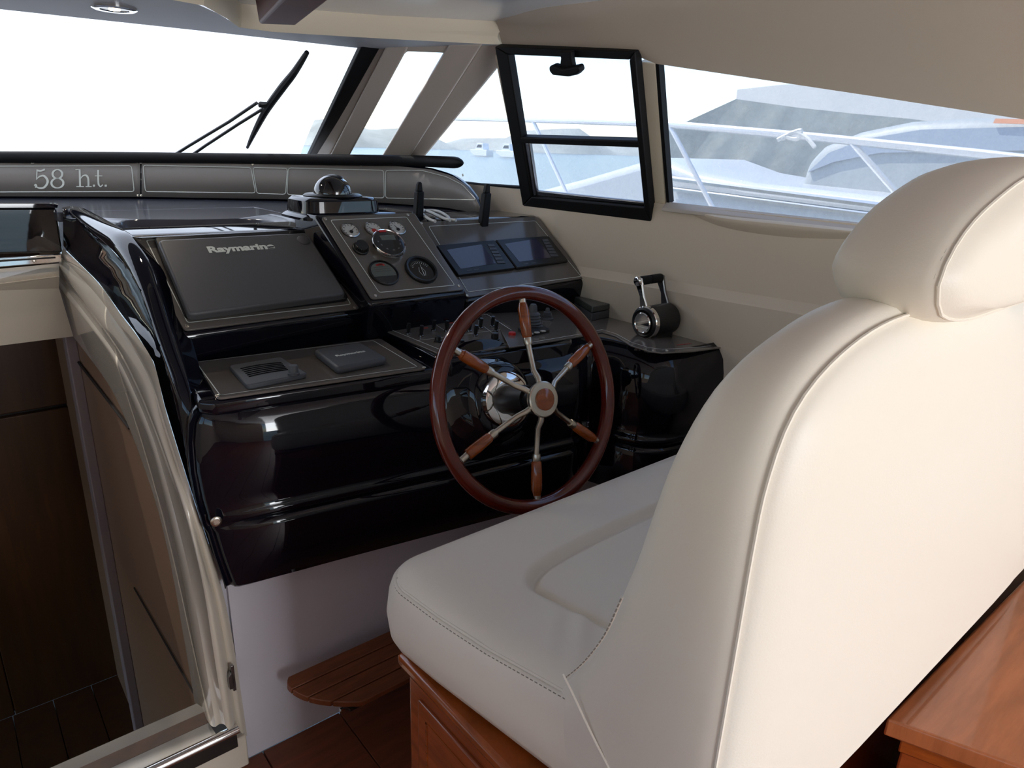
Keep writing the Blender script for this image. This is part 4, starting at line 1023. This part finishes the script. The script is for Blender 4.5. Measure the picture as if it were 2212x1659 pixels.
addr([Vector((1.03, 0, min(p.z, .98))) for p in olof(.05)], lambda p: YB - .030); addr(lerpc(.95, .05), lambda p: YB - .030); addr(lerpc(.6, .05), lambda p: YB - .029); addr(lerpc(.3, .05), lambda p: YB - .026)
addr(olof(.055), lambda p: YB - .022); addr(olof(.030), lambda p: YB - .017); addr(olof(.014), lambda p: YB - .010); addr(olof(.005), lambda p: YB - .004); addr(olof(.002), lambda p: YB + .0005)
addr(olof(-.001), lambda p: YB + .0022); addr(olof(-.003), lambda p: YB + .006)
for t in (.12, .3, .5, .7, .85): addr(olof(-.004 - .008 * math.sin(math.pi * t)), lambda p, t=t: YB + (yfront(p.z) - YB) * t)
addr(olof(.000), lambda p: yfront(p.z) - .004); addr(olof(.006), lambda p: yfront(p.z)); addr(olof(.02), lambda p: yfront(p.z) + .006); addr(olof(.06), lambda p: yfront(p.z) + .012)
addr(lerpc(.3, .06), lambda p: yfront(p.z) + .014); addr(lerpc(.6, .06), lambda p: yfront(p.z) + .014); addr(lerpc(.95, .05), lambda p: yfront(p.z) + .014); addr([Vector((1.03, 0, min(p.z, .98))) for p in olof(.05)], lambda p: yfront(p.z) + .014)
G().loft(rings).out('backrest', LE, st, smooth=True, angle=180)
sb = [Vector((p.x, YB + .0005, p.z)) for p in olof(-.0005)]
G().tube(sb, .0018, 6).out('piping', LE, st, smooth=True)
stitches([p + Vector((-.0015, .0055, 0)) for p in sb], 'stitching', st, .0085, .0009, .005)
# bottom edge closing strip
g = G(); g.box((.50, YB - .026, .69), (1.56, .36, .702)); g.out('back_hem', LE, st, bevel=.004)
# side seam where back and cushion meet
sp_ = [px(1216, 1456, .482), px(1240, 1505, .482), px(1280, 1590, .483), px(1320, 1668, .485), px(1370, 1770, .487)]
G().tube(catmull(sp_, 6), .0014, 6).out('piping', LE, st, smooth=True)
ss = [px(u, v, .486) for u, v in ((1222, 1464), (1262, 1430), (1308, 1370), (1345, 1290))]
G().tube(catmull(ss, 8), .0012, 6).out('piping', LE, st, smooth=True)
stitches(catmull(ss, 8), 'stitching', st, .0075, .0009, .0045, lift=Vector((-.002, 0, 0)))
# ---- headrest roll
def hout(d):
    b_ = [(1.0, 1.2495), (.90, 1.2495), (.80, 1.2505), (.735, 1.262), (.712, 1.28), (.706, 1.30), (.722, 1.325), (.753, 1.347), (.80, 1.366), (.869, 1.386), (.95, 1.397), (1.03, 1.40)]
    b_ = b_ + [(2 * 1.03 - x, z) for x, z in b_[::-1][1:]]
    pts = catmull([Vector((x, 0, z)) for x, z in b_], 6); pts = resample(pts, 70); n = len(pts); out = []
    for i, p in enumerate(pts):
        a = pts[max(i - 1, 0)]; b = pts[min(i + 1, n - 1)]; t = (b - a).normalized(); nn = Vector((t.z, 0, -t.x)); out.append(p + nn * d)
    return out
HYB, HYF = .235, .330
def hl(k): return [p.lerp(Vector((1.03 if k > .95 else min(max(p.x, .85), 1.21), 0, min(p.z, 1.33))), 1 if k > .95 else k) for p in hout(.012)]
rings = []
addr(hl(.96), lambda p: HYB - .022); addr(hl(.5), lambda p: HYB - .020); addr(hl(.2), lambda p: HYB - .015); addr(hout(.008), lambda p: HYB - .008); addr(hout(.003), lambda p: HYB - .002)
addr(hout(0), lambda p: HYB); addr(hout(-.003), lambda p: HYB + .004)
for t in (.15, .35, .55, .75, .9): addr(hout(-.003 - .007 * math.sin(math.pi * t)), lambda p, t=t: HYB + (HYF - HYB) * t)
addr(hout(.000), lambda p: HYF + .004); addr(hout(.014), lambda p: HYF + .014); addr(hl(.3), lambda p: HYF + .022); addr(hl(.96), lambda p: HYF + .024)
G().loft(rings).out('headrest', LE, st, smooth=True, angle=180)
hs = [Vector((p.x, HYB + .0005, p.z)) for p in hout(-.001)]
G().tube(hs, .0018, 6).out('piping', LE, st, smooth=True)
stitches([p + Vector((-.0015, .0055, .001)) for p in hs], 'stitching', st, .0085, .0009, .005)

# ------------------------------------------------------------------ seat base cabinet
sb_ = thing('seat_cabinet', (1.0, .6, 0), 'varnished red-brown wooden cabinet under the helm seat', 'cabinet')
g = G(); g.box((.476, .30, 0), (1.50, .806, .60)); g.out('carcass', M['cab'], sb_, bevel=.012, seg=3)
g = G(); g.box((.462, .30, .598), (1.52, .815, .622)); g.out('top_trim', M['teakh'], sb_, bevel=.008, seg=3)
g = G(); g.box((.51, .30, .622), (1.50, .83, .645)); g.out('plinth', M['seam'], sb_)
g = G(); g.box((.470, .34, .06), (.478, .765, .56)); o = g.out('door', M['cab'], sb_, bevel=.003)
for a, b in (((.4688, .37, .085), (.4705, .374, .535)), ((.4688, .736, .085), (.4705, .740, .535)), ((.4688, .37, .531), (.4705, .740, .535))):
    g = G(); g.box(a, b); q = g.out('inlay_line', M['teakh'], o)
# cabinet aft of the seat (bottom right corner)
tb = thing('side_cabinet', (1.3, -.1, 0), 'red-brown wooden cabinet top behind the helm seat, bottom right corner', 'cabinet')
zc = .66
q0 = pz(1915, 1552, zc); q1_ = pz(2212, 1659, zc); q2_ = pz(2212, 1250, zc)
dd = (q1_ - q0).normalized(); ee = (q2_ - q0).normalized()
tpz = [q0, q0 + ee * .66, q0 + ee * .66 + dd * 1.2, q0 + dd * 1.2]
G().prism([p - Vector((0, 0, .03)) for p in tpz], (0, 0, .03)).out('top', M['top'], tb, bevel=.004, seg=3)
ins_ = [q0 + dd * .02 + ee * .02, q0 + ee * .64 + dd * .02, q0 + ee * .64 + dd * 1.18, q0 + dd * 1.18 + ee * .02]
G().prism([Vector((p.x, p.y, 0)) for p in ins_], (0, 0, zc - .03)).out('carcass', M['cab'], tb, bevel=.004)
G().prism([Vector((p.x, p.y, zc - .055)) - (ee * .012) for p in (q0 + dd * .02 + ee * .02, q0 + dd * 1.18 + ee * .02)] + [Vector((p.x, p.y, zc - .055)) for p in (q0 + dd * 1.18 + ee * .02, q0 + dd * .02 + ee * .02)], (0, 0, .024)).out('edge_trim', M['teakh'], tb, bevel=.003)

# ------------------------------------------------------------------ footrest
ft = thing('footrest', (.8, 1.3, .2), 'hinged teak slatted footrest on the white wall below the console', 'footrest')
ff = Fr(Vector((.46, 1.350, .215)), (1, 0, 0), (0, -.22, 1))
def fq(u, v): return ff.ab(u, v, .006)
o4 = [fq(*p) for p in ((612, 1474), (870, 1362), (875, 1478), (760, 1524), (715, 1533), (680, 1528), (648, 1512))]
# slat boundaries run lengthwise
P_tl = Vector((*fq(618, 1466), 0)); 
yv = [fq(618, 1468)[1] * .0 + y for y in (0, .0)]
ytop = max(p[1] for p in o4); ybot = min(p[1] for p in o4)
h3 = (ytop - ybot) / 4
xl0 = fq(612, 1474)[0]; xr = 1.15
import itertools
for k in range(4):
    y1 = ytop - k * h3; y0 = y1 - h3 + .0025
    def xlft(y):
        t = (ytop - y) / (ytop - ybot); return xl0 + .012 * (1 - min(1, t * 6)) ** 2 + (.13 * t ** 2.2)
    ptsl = [(xlft(y0 + (y1 - y0) * j / 5), y0 + (y1 - y0) * j / 5) for j in range(6)]
    ff.slab(ptsl + [(xr, y1), (xr, y0)], 0, .018).out('slat', M['foot'], ft, bevel=.002)
ff.slab([(xl0 + .03, ytop - .004), (xl0 + .10, ybot + .01), (xr, ybot + .006), (xr, ytop - .004)], -.008, .001).out('caulking', M['seam'], ft)
g = G(); r0 = ff.px(735, 1535, -.015); g.tube([r0, r0 + Vector((.8, 0, 0))], .006, 12); g.out('rail', M['chrome'], ft, smooth=True)
g = G(); g.tube([r0 + Vector((.02, 0, 0)), r0 + Vector((.02, .16, -.02))], .006, 10); g.out('rail_arm', M['chrome'], ft, smooth=True)

# ------------------------------------------------------------------ wooden ceiling grab beam and spotlight
bm_ = thing('ceiling_beam', pz(600, 52, 1.67), 'varnished wooden beam end under the ceiling near the header', 'beam')
e0, e1 = pz(560, 52, 1.672), pz(640, 55, 1.672); dr = (pz(712, 0, 1.672) - e1); dr.z = 0; dr = dr.normalized()
t0 = py(545, 42, e0.y); 
bot = [e0, e1, e1 + dr * 3.2, e0 + dr * 3.2]
G().prism([p + Vector((0, 0, 0)) for p in bot], Vector((-.012, 0, .115))).out('beam', mat('dark_varnished_beam', (.15, .035, .016, 1), .55, var=.3, vscale=6), bm_, bevel=.006, seg=3)
sl_ = thing('spotlight', pz(247, 18, hz), 'round recessed spotlight in the grey soffit', 'light')
cc_ = pz(247, 18, hz - .002)
G().lathe(cc_, (0, 0, -1), [(.050, -.002), (.050, .002), (.044, .005), (.034, .004), (.030, .0)], 40).out('bezel', M['chrome'], sl_, smooth=True)
G().lathe(cc_ - Vector((0, 0, .001)), (0, 0, -1), [(.031, 0), (.031, .001), (0, .001)], 32).out('reflector', M['steel'], sl_, smooth=True)
G().lathe(cc_ - Vector((0, 0, .0015)), (0, 0, -1), [(.013, 0), (.012, .003), (0, .004)], 24).out('bulb', M['lampm'], sl_, smooth=True)
# more of the same ceiling spots over the saloon behind the camera (seen as reflections in the gloss)
def glow(loc, e):
    l = bpy.data.lights.new('spotlight_glow', 'AREA'); l.shape = 'DISK'; l.size = .05; l.energy = e; l.color = (1, .86, .70)
    o = bpy.data.objects.new('spotlight_glow', l); COL.objects.link(o); o.location = loc
glow(cc_ - Vector((0, 0, .012)), 1.0)
for i, (x, y) in enumerate(((.0, .6), (.0, -.4), (.0, -1.4), (-.9, .6), (-.9, -.6), (.8, -.6), (.8, -1.6))):
    s2 = thing('spotlight', (x, y, 1.82), 'recessed saloon ceiling spotlight behind the viewpoint', 'light', 'saloon ceiling spotlights')
    G().lathe((x, y, 1.83), (0, 0, -1), [(.045, 0), (.045, .016), (.03, .018), (.028, .014)], 24).out('bezel', M['chrome'], s2, smooth=True)
    glow((x, y, 1.80), 2.0)
    G().lathe((x, y, 1.83), (0, 0, -1), [(.028, .012), (.026, .016), (0, .017)], 20).out('bulb', M['lampm'], s2, smooth=True)

# ================================================================== WINDOWS
# windscreen
Tz = 1.69
wT1 = pz(0, 20, Tz); wT2 = pz(800, 107, Tz)
wB = onplan(100, 338, 0)[0] + Vector((0, .12, 0))
WNn = (wT2 - wT1).cross(wB - wT1).normalized()
def pw(u, v, off=0): return pl(u, v, wT1 + WNn * off, WNn)
w1 = thing('window_1', wT1, kind='structure')
# glass from the port side across to the gasket, extended down past the fascia
W_tr, W_br = pw(800, 106), pw(665, 330)
dn = (W_br - W_tr)
gl = [pw(-500, -20) , W_tr, W_tr + dn * 1.45, pw(-500, -20) + dn * 1.45]
gl[0] = wT1 + (wT1 - wT2) * 1.9; gl[3] = gl[0] + dn * 1.45
build('pane', gl, [(0, 1, 2, 3)], M['glass'], w1)
gk = [(W_tr + Vector((0, 0, .01)), pw(778, 104) + Vector((0, 0, .01)))]
ga = pw(770, 104); gb = pw(663, 331)
G().prism([ga + (ga - gb) * .08, W_tr + (W_tr - W_br) * .08 + Vector((.012, 0, 0)), pw(690, 331) + (W_br - W_tr) * .45, gb + (gb - ga) * .45], Vector((0, -.02, -.012))).out('gasket', M['rubber'], w1, bevel=.004)
# white cover outside the windscreen
cvr = thing('windscreen_cover', wT1 + Vector((0, .3, .2)), 'white mesh cover stretched over the outside of the windscreen', 'cover')
off = Vector((0, .16, .13))
NXc, NYc = 40, 20; V = []
for j in range(NYc + 1):
    for i in range(NXc + 1):
        s_, t_ = i / NXc, j / NYc
        p = gl[0].lerp(gl[1] + Vector((.14, 0, 0)), s_).lerp(gl[3].lerp(gl[2] + Vector((.14, 0, 0)), s_), t_ * 1.1 - .05)
        V.append(p + off + Vector((0, .012, .02)) * math.sin(s_ * 17 + t_ * 5) + Vector((0, 0, .03)) * math.sin(t_ * math.pi))
build('sheet', V, [(j * (NXc + 1) + i, j * (NXc + 1) + i + 1, (j + 1) * (NXc + 1) + i + 1, (j + 1) * (NXc + 1) + i) for j in range(NYc) for i in range(NXc)], M['cover'], cvr, smooth=True, angle=180)
# wiper, on the outside of the glass
wp = thing('wiper', pw(570, 240, .0), 'black windscreen wiper with twin arms outside the glass', 'wiper')
def pwo(u, v, k=.05): return pw(u, v) + Vector((0, k * .7, k))
bl = [pwo(u, v, .02) for u, v in ((668, 127), (640, 170), (612, 205), (578, 252), (552, 300), (538, 330))]
bl = catmull(bl, 6)
G().tube(bl, [.006 + .008 * math.sin(math.pi * min(1, (i + 2) / (len(bl)))) for i in range(len(bl))], 8).out('blade', M['rubber'], wp, smooth=True)
G().tube([pwo(u, v, .025) for u, v in ((560, 238), (500, 278), (412, 330), (360, 362))], .006, 8).out('arm', M['blackm'], wp, smooth=True)
G().tube([pwo(u, v, .025) for u, v in ((574, 250), (520, 283), (447, 330), (400, 362))], .006, 8).out('arm', M['blackm'], wp, smooth=True)
g = G(); f_ = Fr(pwo(576, 240, .025), (W_tr - wT1), WNn if WNn.y < 0 else -WNn); f_.rect(-.022, -.012, .018, .012, -.005, .012).out('pivot', M['blackm'], wp, bevel=.006)

# pillars and quarter glass: plane from the gasket edge round to the side window corner
Pq0 = W_tr + Vector((.01, -.02, 0)); Pq1 = W_br + Vector((.01, -.02, 0)); Pq2 = tp(1080, 100)
QN = (Pq1 - Pq0).cross(Pq2 - Pq0).normalized()
if QN.y > 0: QN = -QN
def pq(u, v, off=0): return pl(u, v, Pq0 + QN * off, QN)
def pillar(name, pix, off, th, m, n=1):
    o = G().prism([pq(u, v, off) for u, v in pix], -QN * th).out(name, m, bevel=.006, seg=3); return struct(o)
pillar('trim_6', ((800, 104), (834, 101), (700, 360), (655, 360)), .0, .03, M['pillar'])
pillar('trim_7', ((834, 100), (884, 98), (742, 360), (700, 360)), .02, .05, M['pillar'])
pillar('trim_8', ((970, 96), (1042, 96), (872, 360), (812, 360)), .02, .05, M['pillar'])
pillar('trim_9', ((1040, 96), (1086, 98), (1080, 142), (900, 360), (868, 360)), -.002, .04, M['pillar'])
pillar('trim_10', ((870, 96), (990, 96), (976, 119), (955, 116), (880, 113), (862, 128)), .012, .03, M['pillar'])
w2 = thing('window_2', pq(860, 220), kind='structure')
build('pane', [pq(u, v, -.01) for u, v in ((880, 100), (975, 100), (820, 370), (725, 370))], [(0, 1, 2, 3)], M['glass'], w2)
# side windows on the tilted plane
w3 = thing('window_3', tp(1060, 300), kind='structure')
build('pane', [tp(u, v, -.01) for u, v in ((1060, 70), (1084, 95), (1140, 440), (1000, 430), (880, 360))], [(0, 1, 2, 3, 4)], M['glass'], w3)
G().tube([tp(1134, 405), tp(1040, 399), tp(1005, 395)], .006, 6).out('gasket', M['rubber'], w3)
g = G(); g.prism([tp(u, v) for u, v in ((1068, 120), (1090, 120), (1142, 412), (1126, 410))], TN * .02); g.out('mullion', M['lining'], w3, bevel=.002)
w5 = thing('window_5', tp(1600, 300), kind='structure')
bot5 = [(1440, 440), (1880, 490), (2212, 528), (2700, 600)]; top5 = [(1418, 138), (2212, 258), (2700, 330)]
ext = lambda q, r, k: q + (q - r) * k
bR = ext(tp(2212, 528), tp(1880, 490), 2.0); tR = ext(tp(2212, 258), tp(1900, 210), 2.0); 
build('pane', [tp(1416, 138, -.012), tR - TN * -.012, bR - TN * -.012, tp(1438, 440, -.012)], [(0, 1, 2, 3)], M['glass'], w5)
G().prism([tp(1416, 137), tp(1423, 138), tp(1446, 441), tp(1437, 440)], TN * .02).out('gasket', M['rubber'], w5)
q = [tp(1440, 443, .0), tp(1880, 494, .0), bR]; g = G(); g.prism([q[0], q[2], q[2] - Vector((.02, 0, .016)), q[0] - Vector((.02, 0, .016))], (.0, 0, .010)); g.out('ledge', M['pillar'], w5, bevel=.002)
post = G().prism([tp(1378, 134), tp(1416, 136), tp(1442, 443), tp(1408, 441)], TN * .025).out('trim_11', M['header'], bevel=.003); struct(post)
# mesh cover outside the side windows
mc = thing('side_window_cover', tp(1600, 300, -.1), 'thin pale mesh cover hanging outside the side windows', 'cover')
V = []; A_, B_, C_, D_ = [p + TN * .06 for p in (tp(960, 60), tR + Vector((0, 0, .05)), bR - Vector((0, 0, .06)), tp(880, 420))]
for j in range(13):
    for i in range(41):
        s_, t_ = i / 40, j / 12; p = A_.lerp(B_, s_).lerp(D_.lerp(C_, s_), t_); V.append(p + TN * .006 * math.sin(s_ * 30 + t_ * 3))
build('sheet', V, [(j * 41 + i, j * 41 + i + 1, (j + 1) * 41 + i + 1, (j + 1) * 41 + i) for j in range(12) for i in range(40)], M['cover2'], mc, smooth=True, angle=180)
# opening window (hatch) in a black frame standing proud
w4 = thing('window_4', tp(1270, 270), kind='structure')
T4 = .028
oc = [(1083, 94), (1386, 104), (1419, 470), (1141, 438)]; ic = [(1112, 112), (1374, 122), (1404, 440), (1160, 418)]
def fbar(pts, name, c0=0, c1=T4, m='rubber'):
    g = G(); g.prism([tp(u, v, c0) for u, v in pts], -TN * (c1 - c0)); return g.out(name, M[m], w4, bevel=.004, seg=3)
fbar([oc[0], oc[1], ic[1], ic[0]], 'frame_rail'); fbar([oc[1], oc[2], ic[2], ic[1]], 'frame_stile'); fbar([oc[2], oc[3], ic[3], ic[2]], 'frame_rail'); fbar([oc[3], oc[0], ic[0], ic[3]], 'frame_stile')
fbar([(1132, 289), (1392, 296), (1394, 311), (1135, 303)], 'cross_bar')
fbar([(1135, 303), (1150, 305), (1166, 420), (1154, 421)], 'inner_stile', .005, .02, 'alu')
fbar([(1152, 408), (1402, 434), (1403, 442), (1154, 420)], 'inner_rail', .005, .016, 'alu')
build('pane', [tp(u, v, -.006) for u, v in ((1105, 108), (1378, 118), (1408, 446), (1156, 424))], [(0, 1, 2, 3)], M['glass'], w4)
fr4 = Fr(tp(1232, 140, .03), (0, -1, 0), -TN)
lt4 = thing('window_latch', tp(1232, 140, .03), 'black latch at the top of the black-framed opening window', 'latch')
def s4(pix, c0, c1, nm, bv=.004): 
    f = Fr(tp(1232, 140), (0, -1, 0), -TN); g = G(); g.prism([f.px(u, v, c0) for u, v in pix], f.n * (c1 - c0)); return g.out(nm, M['rubber'], lt4, bevel=bv, seg=3)
s4([(1217, 108), (1243, 108), (1243, 122), (1248, 150), (1216, 150), (1220, 122)], .028, .045, 'stem')
s4([(1198, 138), (1206, 134), (1228, 142), (1262, 135), (1266, 148), (1258, 156), (1240, 160), (1206, 157), (1199, 148)], .03, .055, 'handle', .006)

# ================================================================== OUTSIDE
ow = thing('sea', (20, 20, -2.2), 'pale green-grey harbour water outside the windows', 'water', kind='stuff')
bpy.data.objects.remove(ow)
se = build('sea', [(-400, -100, -1.6), (700, -100, -1.6), (700, 900, -1.6), (-400, 900, -1.6)], [(0, 1, 2, 3)], M['sea']); tag(se, 'pale harbour water outside the side windows', 'water', kind='stuff')
# hull / foredeck of this boat
g = G(); g.prism([(-1.8, 3.45, 1.05), (.6, 3.45, 1.05), (1.35, 3.0, 1.0), (1.72, 2.4, .9), (1.72, -3, .9), (2.25, -3, .9), (2.3, 2.0, .9), (1.8, 5.5, .95), (.8, 8.0, 1.0), (0, 9.0, 1.02), (-2.0, 6.5, .95)], (0, 0, -.12))
side_deck = g.out('side_deck', M['hull']); tag(side_deck, 'white foredeck and side deck outside the windscreen', 'deck')
# guard rail
grl = thing('guard_rail', (2.2, 2, .9), 'stainless steel guard rail outside the side windows', 'railing')
gp_ = [px(930, 254, 2.2), px(1100, 257, 2.2), px(1430, 267, 2.2), px(1760, 296, 2.2), px(2110, 332, 2.2), px(2400, 366, 2.2)]
G().tube(gp_, .013, 10).out('rail', M['railm'], grl, smooth=True)
for (u0, v0), (u1, v1) in (((1445, 268), (1540, 450)), ((1838, 305), (1965, 450)), ((1150, 258), (1225, 420))):
    G().tube([px(u0, v0, 2.2), px(u1, v1, 2.2)], .009, 8).out('stanchion', M['railm'], grl, smooth=True)
rp_ = thing('rope', px(1720, 290, 2.2), 'pale rope knotted round the guard rail', 'rope')
for pts in (((1680, 302), (1705, 290), (1730, 282), (1722, 300), (1700, 296)), ((1722, 284), (1745, 300), (1760, 318)), ((1690, 300), (1712, 286), (1734, 292))):
    G().tube(catmull([px(u, v, 2.17) for u, v in pts], 5), .007, 6).out('strand', M['rope'], rp_, smooth=True)
# neighbouring boat under grey canvas
nb = thing('moored_boat', (5, 3, -1.6), 'white motor boat with grey canvas canopy moored alongside', 'boat')
def P5(u, v, x): return px(u, v, x)
def sheetpoly(pts, x0, thick, m, name, par, bevel=.0, dx=0):
    return G().prism([px(u, v, x0) for u, v in pts], (thick, 0, 0)).out(name, m, par, bevel=bevel, seg=3)
# canopy: ridge top and hanging side with folds
rd0 = [px(u, v, 6.6) for u, v in ((1590, 214), (1690, 186), (1790, 172), (1960, 190), (2300, 230))]
rd1 = [px(u, v, 5.2) for u, v in ((1590, 214), (1720, 232), (1850, 246), (1960, 256), (2300, 300))]
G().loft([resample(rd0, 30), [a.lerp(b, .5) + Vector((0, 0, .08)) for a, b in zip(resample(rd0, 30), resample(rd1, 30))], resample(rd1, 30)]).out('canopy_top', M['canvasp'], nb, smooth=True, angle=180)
lo = [px(u, v, 5.0) for u, v in ((1425, 288), (1500, 500), (1750, 560), (2000, 620), (2400, 700))]
r1 = resample(rd1, 60); r2 = resample([px(u, v, 5.0) for u, v in ((1430, 420), (1600, 480), (1900, 520), (2400, 600))], 60)
rg_ = []
for k in range(8):
    t = k / 7; rg_.append([a.lerp(b, t) + Vector((.022 * (math.sin(i * .9 + 2 * t) + math.sin(i * .37 + t)) * t, 0, 0)) for i, (a, b) in enumerate(zip(r1, r2))])
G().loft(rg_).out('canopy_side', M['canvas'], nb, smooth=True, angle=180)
fe = resample([px(u, v, 5.6) for u, v in ((1590, 214), (1480, 262), (1425, 290))], 12)
G().prism([px(u, v, 5.3) for u, v in ((1592, 213), (1480, 264), (1400, 300), (1400, 480), (1620, 480))], (.3, 0, 0)).out('canopy_front', M['canvas'], nb)
# pale rounded covered shape in front
dm = [(1725, 470), (1726, 400), (1740, 350), (1775, 315), (1850, 285), (1960, 262), (2100, 254), (2260, 258), (2500, 270), (2600, 620), (1725, 560)]
sheetpoly(dm, 3.6, .9, mat('greyish_vinyl_hood', (.36, .38, .38, 1), .5, bump=.4, bscale=5, bdist=.02, var=.15, vscale=6), 'cabin_moulding', nb, .06)
sheetpoly([(1745, 372), (1790, 330), (1870, 300), (1990, 280), (2212, 274), (2500, 285), (2500, 330), (2212, 325), (1900, 330), (1800, 350)], 3.585, .02, mat('misty_vinyl', (.30, .34, .40, 1), .25), 'side_window', nb)
sheetpoly([(2150, 256), (2260, 258), (2400, 264), (2400, 274), (2145, 266)], 3.57, .02, M['orangec'], 'orange_stripe', nb)
# hull and foredeck
hp = [px(u, v, 3.2) for u, v in ((1130, 420), (1260, 385), (1370, 352), (1420, 340), (1500, 372), (1620, 395), (1740, 408), (2400, 480), (2400, 900), (1130, 700))]
G().prism(hp, (.9, 0, 0)).out('hull', mat('off_white_topsides', (.52, .54, .56, 1), .3), nb, bevel=.05, seg=3)
for v0 in (0, 22):
    G().tube([px(u, v + v0, 3.17) for u, v in ((1444, 385), (1620, 408), (1745, 424), (1900, 444))], .014, 6).out('rub_rail', M['chrome'], nb, smooth=True)
# distant shore and far boats
sh = G(); base = []
for k in range(61):
    x = -300 + 14 * k; base.append((x, 520 - abs(x - 100) * .25, -1.6, 10 + 7 * math.sin(k * .5) + 5 * math.sin(k * 1.3 + 1)))
sh.loft([[Vector((x, y, z)) for x, y, z, h in base], [Vector((x, y + 30, z + h)) for x, y, z, h in base], [Vector((x, y + 90, z + h * .9)) for x, y, z, h in base]])
o = sh.out('far_shore', M['hill'], smooth=True, angle=180); tag(o, 'low hazy shore across the water', 'hill')
for u, v, lab in ((1040, 300, 'small white boat far across the water, left one of the far pair'), (1098, 298, 'small white boat far across the water, right one of the far pair')):
    c_ = px(u, v, 150.0); t = thing('far_boat', Vector((c_.x, c_.y, -1.6)), lab, 'boat', 'far boats'); x, y = c_.x, c_.y; L = 4.2
    G().prism([(x - 1, y - L, -1.5), (x - 1, y + L * .6, -1.5), (x - 1, y + L * 1.2, -.4), (x - 1, y + L * 1.2, .5), (x - 1, y - L, .5)], (3, 0, 0)).out('hull', M['hull'], t, bevel=.1)
    G().prism([(x - .8, y - L * .5, .5), (x - .8, y + L * .6, .5), (x - .8, y + L * .3, 2.6), (x - .8, y - L * .4, 2.6)], (2.6, 0, 0)).out('cabin', M['hull'], t, bevel=.1)
    G().prism([(x - .83, y - L * .3, 1.2), (x - .83, y + L * .4, 1.2), (x - .83, y + L * .2, 2.1), (x - .83, y - L * .3, 2.1)], (.04, 0, 0)).out('side_window', M['plexi'], t)
# drop the helper property used while building
for o in bpy.data.objects:
    if '_w' in o: del o['_w']
